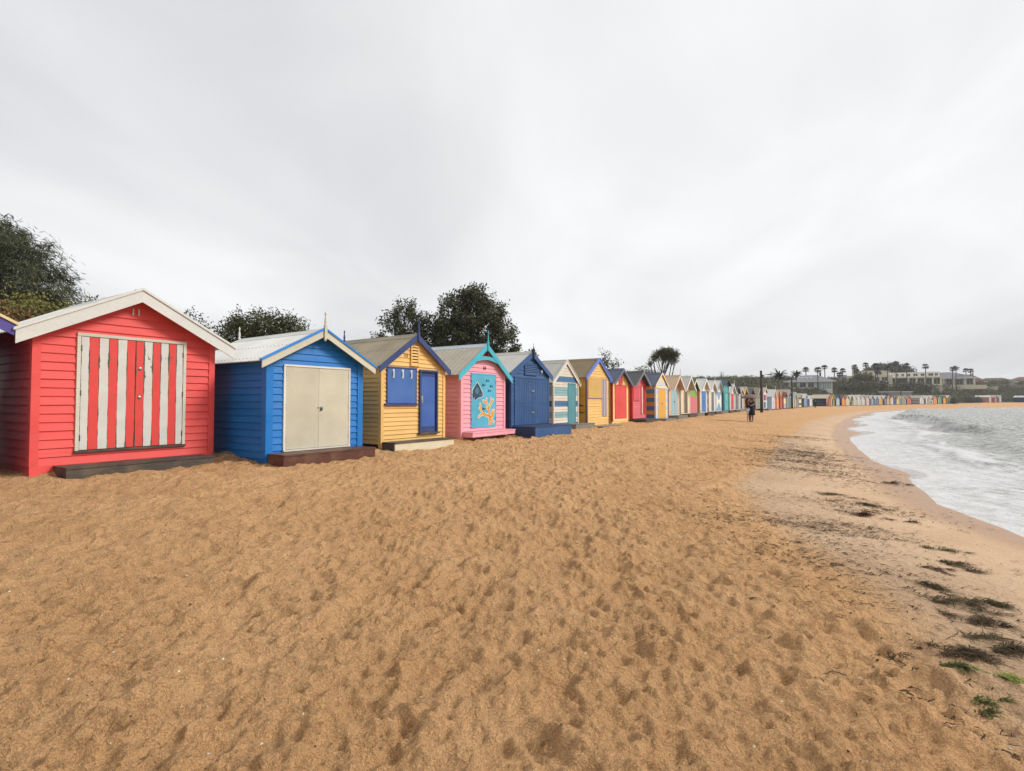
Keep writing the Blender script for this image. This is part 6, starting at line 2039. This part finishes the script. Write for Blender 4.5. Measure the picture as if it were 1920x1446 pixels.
def base_joints(skin=0, top=1, bottom=2, shoe=3, legskin=None, armskin=None):
    lk = bottom if legskin is None else legskin
    ak = top if armskin is None else armskin
    J = {'pelvis': (0, 0, 0.93, 0.125, bottom), 'spine': (0, 0.0, 1.10, 0.115, top), 'chest': (0, 0, 1.32, 0.13, top), 'neck': (0, 0.0, 1.47, 0.05, skin),
         'head1': (0, -0.01, 1.54, 0.062, skin), 'head2': (0, -0.02, 1.62, 0.088, skin), 'head3': (0, 0.0, 1.70, 0.065, skin)}
    for s, k in (('l', 1), ('r', -1)):
        J['sh' + s] = (0.175 * k, 0, 1.40, 0.058, top)
        J['el' + s] = (0.24 * k, 0.02, 1.13, 0.042, ak)
        J['wr' + s] = (0.25 * k, -0.06, 0.89, 0.030, ak if armskin is not None else top)
        J['pa' + s] = (0.25 * k, -0.08, 0.82, 0.036, skin)
        J['hip' + s] = (0.09 * k, 0, 0.88, 0.092, bottom)
        J['kn' + s] = (0.10 * k, -0.02, 0.49, 0.058, lk)
        J['an' + s] = (0.10 * k, 0.02, 0.085, 0.040, lk)
        J['toe' + s] = (0.105 * k, -0.12, 0.04, 0.036, shoe)
    return J
def hair(root, label_name, c, long=False, sc=1.0):
    m = MB()
    prof = [(0.03, 0.115), (0.075, 0.10), (0.105, 0.05), (0.108, 0.0), (0.10, -0.05)]
    n = 12
    vs, fs = [], []
    for r_, z_ in prof:
        for k in range(n):
            a = 2 * math.pi * k / n
            f_ = 0.72 if math.sin(a) < -0.5 and z_ < 0.06 else 1.0
            vs.append((c[0] + r_ * math.cos(a), c[1] + 0.015 + r_ * math.sin(a) * f_, c[2] + z_))
    for i in range(len(prof) - 1):
        for k in range(n):
            k2 = (k + 1) % n
            if math.sin(2 * math.pi * (k + 0.5) / n) < -0.55 and i >= 2:
                continue
            fs.append((i * n + k2, i * n + k, (i + 1) * n + k, (i + 1) * n + k2))
    fs.append(tuple(range(n)))
    m.add(vs, fs)
    if long:
        m.tube([(c[0], c[1] + 0.05, c[2] + 0.02), (c[0], c[1] + 0.10, c[2] - 0.12), (c[0], c[1] + 0.11, c[2] - 0.33)], [0.085, 0.10, 0.05], 8)
        m.tube([(c[0] - 0.08, c[1] + 0.02, c[2]), (c[0] - 0.10, c[1] + 0.03, c[2] - 0.14), (c[0] - 0.10, c[1] + 0.02, c[2] - 0.28)], [0.04, 0.045, 0.02], 6)
        m.tube([(c[0] + 0.08, c[1] + 0.02, c[2]), (c[0] + 0.10, c[1] + 0.03, c[2] - 0.14), (c[0] + 0.10, c[1] + 0.02, c[2] - 0.28)], [0.04, 0.045, 0.02], 6)
    return m.build('hair', HAIR, root, True)
# woman in pale shorts, half turned to her companions, both forearms raised
J = base_joints(0, 1, 2, 3, legskin=0, armskin=0)
J['ell'] = (0.22, -0.12, 1.14, 0.042, 1)
J['wrl'] = (0.14, -0.34, 1.27, 0.030, 0)
J['pal'] = (0.11, -0.40, 1.33, 0.035, 0)
J['elr'] = (-0.22, -0.10, 1.14, 0.042, 1)
J['wrr'] = (-0.06, -0.34, 1.24, 0.030, 0)
J['par'] = (-0.01, -0.41, 1.29, 0.035, 0)
J['hipl'] = (0.09, 0, 0.86, 0.10, 2)
J['hipr'] = (-0.09, 0, 0.86, 0.10, 2)
p1 = person('woman with long dark hair in dark top and pale shorts under the umbrella', 17.02, 38.0, R(62), J, [SKIN, MAROON, SHORTS, SKIN], 0.985)
hair(p1, 'hair', (0, -0.02, 1.61), True)
m = MB()
m.lathe([(0.135, 1.00), (0.150, 0.92), (0.165, 0.80), (0.150, 0.79)], (0, 0, 0), 14)
m.build('shorts', SHORTS, p1, True)
# person in long black coat with grey legs
J = base_joints(0, 1, 2, 3)
J['ell'] = (0.26, -0.10, 1.14, 0.046, 1)
J['wrl'] = (0.18, -0.30, 1.26, 0.034, 1)
J['pal'] = (0.16, -0.36, 1.31, 0.036, 0)
J['elr'] = (-0.26, -0.08, 1.14, 0.046, 1)
J['wrr'] = (-0.20, -0.28, 1.20, 0.034, 1)
J['par'] = (-0.17, -0.34, 1.25, 0.036, 0)
p2 = person('person in a black knee length coat with grey legs beside the woman', 17.32, 38.05, R(-75), J, [SKIN, BLACKC, GREYC, BLACKC], 1.0)
hair(p2, 'hair', (0, -0.02, 1.62), False)
m = MB()
m.lathe([(0.15, 1.40), (0.19, 1.30), (0.175, 1.08), (0.20, 0.92), (0.235, 0.66), (0.24, 0.52), (0.22, 0.52)], (0, 0.01, 0), 16)
m.build('coat', BLACKC, p2, True)
# taller person behind holding the umbrella, cap and backpack
J = base_joints(0, 1, 2, 3)
J['elr'] = (-0.25, -0.14, 1.18, 0.044, 1)
J['wrr'] = (-0.14, -0.30, 1.36, 0.032, 1)
J['par'] = (-0.12, -0.33, 1.43, 0.036, 0)
p3 = person('person in black trousers and cap holding the umbrella behind the other two', 17.62, 38.75, R(-20), J, [SKIN, BLACKC, BLACKC, WHITEC], 1.06)
hair(p3, 'hair', (0, -0.02, 1.715), False)
m = MB()
m.lathe([(0.110, 0.0), (0.112, 0.05), (0.09, 0.10), (0.03, 0.125)], (0, -0.01, 1.745), 14)
m.hexa([(-0.08, -0.20, 1.75), (0.08, -0.20, 1.75), (0.10, -0.08, 1.755), (-0.10, -0.08, 1.755), (-0.08, -0.20, 1.762), (0.08, -0.20, 1.762), (0.10, -0.08, 1.775), (-0.10, -0.08, 1.775)])
m.build('cap', BLACKC, p3)
m = MB()
m.hexa([(-0.15, 0.10, 1.02), (0.15, 0.10, 1.02), (0.14, 0.27, 1.05), (-0.14, 0.27, 1.05), (-0.14, 0.11, 1.48), (0.14, 0.11, 1.48), (0.11, 0.22, 1.46), (-0.11, 0.22, 1.46)])
m.build('backpack', BLACKC, p3)
# umbrella
zu = relief_z(17.5, 38.5)
u_ = empty('umbrella', (17.42, 38.42, zu))
tag(u_, 'open taupe umbrella held over the couple on the sand', 'umbrella')
nseg, nr = 16, 6
vs, fs = [(0, 0, 2.02)], []
for i in range(1, nr + 1):
    t_ = i / nr
    for k in range(nseg):
        a = 2 * math.pi * k / nseg
        scal = 1 - 0.05 * (k % 2) * t_
        r_ = 0.68 * math.sin(t_ * 1.25) / math.sin(1.25) * scal
        vs.append((r_ * math.cos(a), r_ * math.sin(a), 2.02 - 0.30 * (1 - math.cos(t_ * 1.25)) / (1 - math.cos(1.25))))
for k in range(nseg):
    fs.append((0, 1 + k, 1 + (k + 1) % nseg))
for i in range(nr - 1):
    for k in range(nseg):
        a, b = 1 + i * nseg, 1 + (i + 1) * nseg
        fs.append((a + k, b + k, b + (k + 1) % nseg, a + (k + 1) % nseg))
m = MB()
m.add(vs, fs)
m.add([(v[0], v[1], v[2] - 0.006) for v in vs], [f[::-1] for f in fs])
m.build('canopy', BROLLY, u_, True)
m = MB()
m.tube([(0, 0, 2.08), (0.03, 0.0, 1.4), (0.04, 0, 1.25)], [0.008, 0.008, 0.014], 6)
m.build('shaft', M['dark_steel'], u_)
m = MB()
for k in range(8):
    a = 2 * math.pi * k / 8
    m.tube([(0.02, 0, 1.72), (0.36 * math.cos(a), 0.36 * math.sin(a), 1.92)], 0.004, 4)
m.build('ribs', M['dark_steel'], u_)
# lone walker in mid stride
J = base_joints(0, 1, 2, 3)
J['pelvis'] = (0, 0.02, 0.90, 0.13, 2)
J['chest'] = (0, -0.10, 1.28, 0.15, 1)
J['spine'] = (0, -0.03, 1.08, 0.13, 1)
J['neck'] = (0, -0.14, 1.43, 0.055, 0)
J['head1'] = (0, -0.18, 1.50, 0.062, 0)
J['head2'] = (0, -0.20, 1.57, 0.09, 0)
J['head3'] = (0, -0.19, 1.65, 0.065, 0)
for s, k, st in (('l', 1, 1), ('r', -1, -1)):
    J['sh' + s] = (0.19 * k, -0.10, 1.36, 0.062, 1)
    J['el' + s] = (0.25 * k, -0.08 + 0.22 * st, 1.10, 0.05, 1)
    J['wr' + s] = (0.22 * k, -0.22 + 0.26 * st, 0.92, 0.035, 1)
    J['pa' + s] = (0.22 * k, -0.26 + 0.27 * st, 0.86, 0.036, 0)
    J['hip' + s] = (0.09 * k, 0.02, 0.86, 0.10, 2)
    J['kn' + s] = (0.10 * k, -0.06 - 0.22 * st, 0.48, 0.066, 2)
    J['an' + s] = (0.10 * k, 0.06 - 0.36 * st, 0.11 if st > 0 else 0.16, 0.046, 2)
    J['toe' + s] = (0.105 * k, -0.08 - 0.38 * st, 0.04, 0.04, 3)
p4 = person('lone walker in dark clothes striding along the far beach', 64.6, 112.0, R(118), J, [SKIN, BLACKC, BLACKC, BLACKC], 1.02)
hair(p4, 'hair', (0, -0.20, 1.60), False)

# ------------------------------------------------------------------ seaweed and shells on the tide line
def weed_mat(name, a, b, rough=0.8):
    t = NT(name)
    n = t.noise(t.coord('Object'), 30, 4, 0.6)
    ti_ = t.attr('tint')
    t.base(t.mix(t.math('MULTIPLY_ADD', n, 0.5, t.math('MULTIPLY', ti_, 0.5)), a, b))
    t.rough(rough)
    t.spec(0.12)
    return t.m
M['weed_dark'] = weed_mat('dark_kelp', (0.020, 0.013, 0.006, 1), (0.095, 0.062, 0.028, 1))
M['weed_brown'] = weed_mat('brown_kelp', (0.035, 0.018, 0.010, 1), (0.12, 0.062, 0.034, 1))
M['weed_green'] = weed_mat('green_sea_lettuce', (0.026, 0.034, 0.008, 1), (0.10, 0.11, 0.03, 1))
M['weed_pale'] = weed_mat('yellow_green_weed', (0.09, 0.11, 0.015, 1), (0.27, 0.30, 0.06, 1))
def strands(rg, specs, heap=0.0, width=(0.006, 0.02)):
    """specs: (x, y, length, angle, lift) -> ribbon mesh arrays"""
    V_, F_, T_ = [], [], []
    for (x, y, L, a, lift) in specs:
        n = 5
        w = rg.uniform(*width)
        px, py, aa = x, y, a
        zs = relief_z(x, y)
        tt = rg.random()
        o = len(V_)
        curl = rg.gauss(0, 0.35)
        for i in range(n + 1):
            t_ = i / n
            ww = w * (1 + 0.055 * max(0.0, y - 5)) * (0.35 + 0.65 * math.sin(math.pi * min(0.98, t_ + 0.08)))
            zz_ = zs + 0.004 + lift * math.sin(math.pi * t_) + rg.uniform(0, 0.006)
            nxv, nyv = -math.sin(aa), math.cos(aa)
            V_.append((px + nxv * ww, py + nyv * ww, zz_ + rg.uniform(-0.3, 0.6) * ww))
            V_.append((px - nxv * ww, py - nyv * ww, zz_ + rg.uniform(-0.3, 0.6) * ww))
            aa += curl / n * 2 + rg.gauss(0, 0.25)
            px += math.cos(aa) * L / n
            py += math.sin(aa) * L / n
        for i in range(n):
            q = o + 2 * i
            F_.append((q, q + 1, q + 3, q + 2))
            T_.append(tt)
    return np.array(V_), np.array(F_), np.array(T_)
rg = random.Random(11)
MAIN = -0.55
def clump(label, x, y, length, wid, hgt, mat, n, seed, ang=MAIN, mat2=None):
    rg_ = random.Random(seed)
    sp = []
    sub = [(rg_.gauss(0, 0.33), rg_.gauss(0, 0.45), rg_.uniform(0.05, 0.22)) for _ in range(7)]
    for i in range(int(n * 2.0)):
        t_ = max(-0.7, min(0.7, rg_.gauss(0, 0.34)))
        s_ = max(-0.7, min(0.7, rg_.gauss(0, 0.34)))
        dx, dy = math.cos(ang), math.sin(ang)
        sc = sub[rg_.randrange(7)]
        t_, s_ = sc[0] * 1.25 + t_ * sc[2] * 2.4, sc[1] + s_ * sc[2] * 1.8
        cx, cy = x + dx * t_ * length - dy * s_ * wid, y + dy * t_ * length + dx * s_ * wid
        fall = math.exp(-(t_ * t_ + s_ * s_) * 3)
        sp.append((cx, cy, rg_.uniform(0.05, 0.22) * (0.4 + length), ang + rg_.gauss(0, 0.6), 0.7 * hgt * fall * rg_.random()))
    V_, F_, T_ = strands(rg_, sp, width=(0.0012, 0.005))
    z0 = relief_z(x, y)
    o = np_mesh('seaweed_clump', V_ - np.array([x, y, z0]), F_, [mat, mat2 or mat], attrs={'tint': ('FACE', T_)},
                mi=np.array([1 if (mat2 and (k // 5) % 5 == 0) else 0 for k in range(len(F_))]))
    o.location = (x, y, z0)
    tag(o, label, 'seaweed', 'seaweed clumps on the tide line')
CL = [('reddish brown seaweed mound rising highest on the tide line', 5.57, 8.3, 0.30, 0.22, 0.16, 'weed_brown', 130, None),
      ('small brown seaweed lump right of the reddish mound', 6.05, 8.0, 0.12, 0.09, 0.07, 'weed_brown', 40, None),
      ('dark brown weed lump with a trailing tail nearest the foam', 8.9, 12.2, 0.36, 0.16, 0.12, 'weed_brown', 90, None),
      ('dark seaweed heap in the upper part of the wrack', 9.5, 16.7, 0.7, 0.35, 0.10, 'weed_dark', 120, None),
      ('dark seaweed patch with a bright green fringe', 6.2, 9.3, 0.35, 0.18, 0.07, 'weed_dark', 90, 'weed_green'),
      ('flat dark weed patch with green end left of the mound', 6.15, 10.2, 0.55, 0.22, 0.05, 'weed_dark', 90, 'weed_green'),
      ('bright green weed tuft with a dark streak to its right', 5.15, 6.4, 0.28, 0.10, 0.05, 'weed_green', 70, 'weed_dark'),
      ('dark tangled weed patch in the middle of the lower wrack', 4.92, 5.75, 0.42, 0.20, 0.05, 'weed_dark', 110, None),
      ('thin brown weed tangle left of the dark patch', 4.45, 5.6, 0.18, 0.10, 0.03, 'weed_brown', 60, None),
      ('dark weed streak lying low below the tangled patch', 3.98, 5.05, 0.40, 0.12, 0.05, 'weed_dark', 90, 'weed_green'),
      ('large dark green kelp heap, biggest in the lower wrack', 4.06, 4.55, 0.50, 0.20, 0.07, 'weed_dark', 190, 'weed_green'),
      ('dark kelp heap just nearer than the biggest one', 3.78, 4.18, 0.30, 0.14, 0.05, 'weed_dark', 130, None),
      ('long dark kelp pile near the right edge', 3.52, 3.78, 0.46, 0.16, 0.05, 'weed_dark', 170, 'weed_green'),
      ('long flat kelp pile above the bright green tuft', 3.05, 3.62, 0.44, 0.14, 0.04, 'weed_dark', 150, None),
      ('fresh green weed tuft below the long flat kelp pile', 2.82, 3.40, 0.14, 0.09, 0.04, 'weed_green', 70, None),
      ('yellow green weed wisp near the right edge', 3.10, 3.34, 0.15, 0.07, 0.02, 'weed_pale', 45, None),
      ('lone bright green weed tuft lowest on the sand', 2.73, 3.06, 0.14, 0.06, 0.03, 'weed_green', 55, 'weed_pale'),
      ('small dark weed scrap left of the fresh green tuft', 2.50, 3.50, 0.14, 0.08, 0.02, 'weed_dark', 35, None)]
for i, (lab, x, y, L, W_, H_, ma, n, m2) in enumerate(CL):
    clump(lab, x, y, L, W_, H_, M[ma], n, 300 + i, MAIN + rg.gauss(0, 0.35), M[m2] if m2 else None)
# loose litter, uncountable
specs_d, specs_b = [], []
tries = 0
cl_pts = []
for _ in range(1500):
    y = 2.6 + 26 * rg.random() ** 1.5
    x = np.interp(y, SHORE[:, 1], SHORE[:, 0]) - rg.uniform(1.2, 5.2) - 0.02 * y
    cl_pts.append((x, y, rg.uniform(0.15, 0.6)))
px_ = np.array([c[0] for c in cl_pts])
py_ = np.array([c[1] for c in cl_pts])
dsx = sdist(px_, py_, SHORE)
for (x, y, r_), ds_ in zip(cl_pts, dsx):
    if ds_ < 0.7 or ds_ > 4.8:
        continue
    if vnoise(np.array([x * 0.9]), np.array([y * 0.55]), 88)[0] < 0.50:
        continue
    w_ = math.exp(-((ds_ - (2.4 if y > 8 else 3.3)) / 1.1) ** 2) * (1.3 if 7 < y < 19 else 0.7)
    for _ in range(int(rg.uniform(4, 26) * (0.25 + w_))):
        a = MAIN + rg.gauss(0, 0.35)
        t_, s_ = rg.gauss(0, r_ * (1 + y * 0.04)), rg.gauss(0, r_ * 0.35)
        sp = (x + math.cos(MAIN) * t_ - math.sin(MAIN) * s_, y + math.sin(MAIN) * t_ + math.cos(MAIN) * s_, rg.uniform(0.02, 0.085) * (1 + y * 0.06), a, rg.uniform(0, 0.012))
        (specs_d if rg.random() < 0.7 else specs_b).append(sp)
V_, F_, T_ = strands(rg, specs_d + specs_b, width=(0.0022, 0.0085))
lit = np_mesh('seaweed_litter', V_, F_, [M['weed_dark'], M['weed_brown']], mi=np.array([0 if k // 5 < len(specs_d) else 1 for k in range(len(F_))]), attrs={'tint': ('FACE', T_)})
tag(lit, 'scattered dark seaweed scraps strewn along the damp tide line', kind='stuff')
# shell fragments and grit
SHELL = plain('white_shell', (236, 228, 212), 0.5, 0.85, 0.2)
GRIT = plain('dark_grit', (60, 48, 40), 0.7, 0.8, 0.3)
m = MB()
for i in range(420):
    y = 1.9 + 9 * rg.random() ** 1.7
    x = (rg.random() * 2 - 1) * y * 1.0
    z = relief_z(x, y)
    s_ = rg.uniform(0.003, 0.009) * (1 + 0.05 * y)
    a = rg.uniform(0, 6.28)
    c_, q_ = math.cos(a) * s_, math.sin(a) * s_
    m.add([(x + c_, y + q_, z - 0.001), (x - q_, y + c_, z + 0.001), (x - c_ * 0.8, y - q_ * 0.8, z), (x + q_, y - c_, z - 0.001), (x, y, z + s_ * 0.8)],
          [(0, 1, 4), (1, 2, 4), (2, 3, 4), (3, 0, 4), (3, 2, 1, 0)], 0 if rg.random() < 0.6 else 1)
o = m.build('shell_fragments', [SHELL, GRIT], None)
tag(o, 'tiny white shell fragments and dark grit scattered on the sand', kind='stuff')

# ------------------------------------------------------------------ damp sea air
t = bpy.data.materials.new('sea_haze')
t.use_nodes = True
t.node_tree.nodes.clear()
pv = t.node_tree.nodes.new('ShaderNodeVolumePrincipled')
pv.inputs['Color'].default_value = (0.93, 0.935, 0.95, 1)
pv.inputs['Density'].default_value = 0.0004
out = t.node_tree.nodes.new('ShaderNodeOutputMaterial')
t.node_tree.links.new(pv.outputs[0], out.inputs['Volume'])
m = MB()
m.box((-320, -120, -6.0), (980, 460, 24.0))
o = m.build('haze', t, None)
tag(o, 'thin damp sea haze softening the far boxes and hill', kind='stuff')
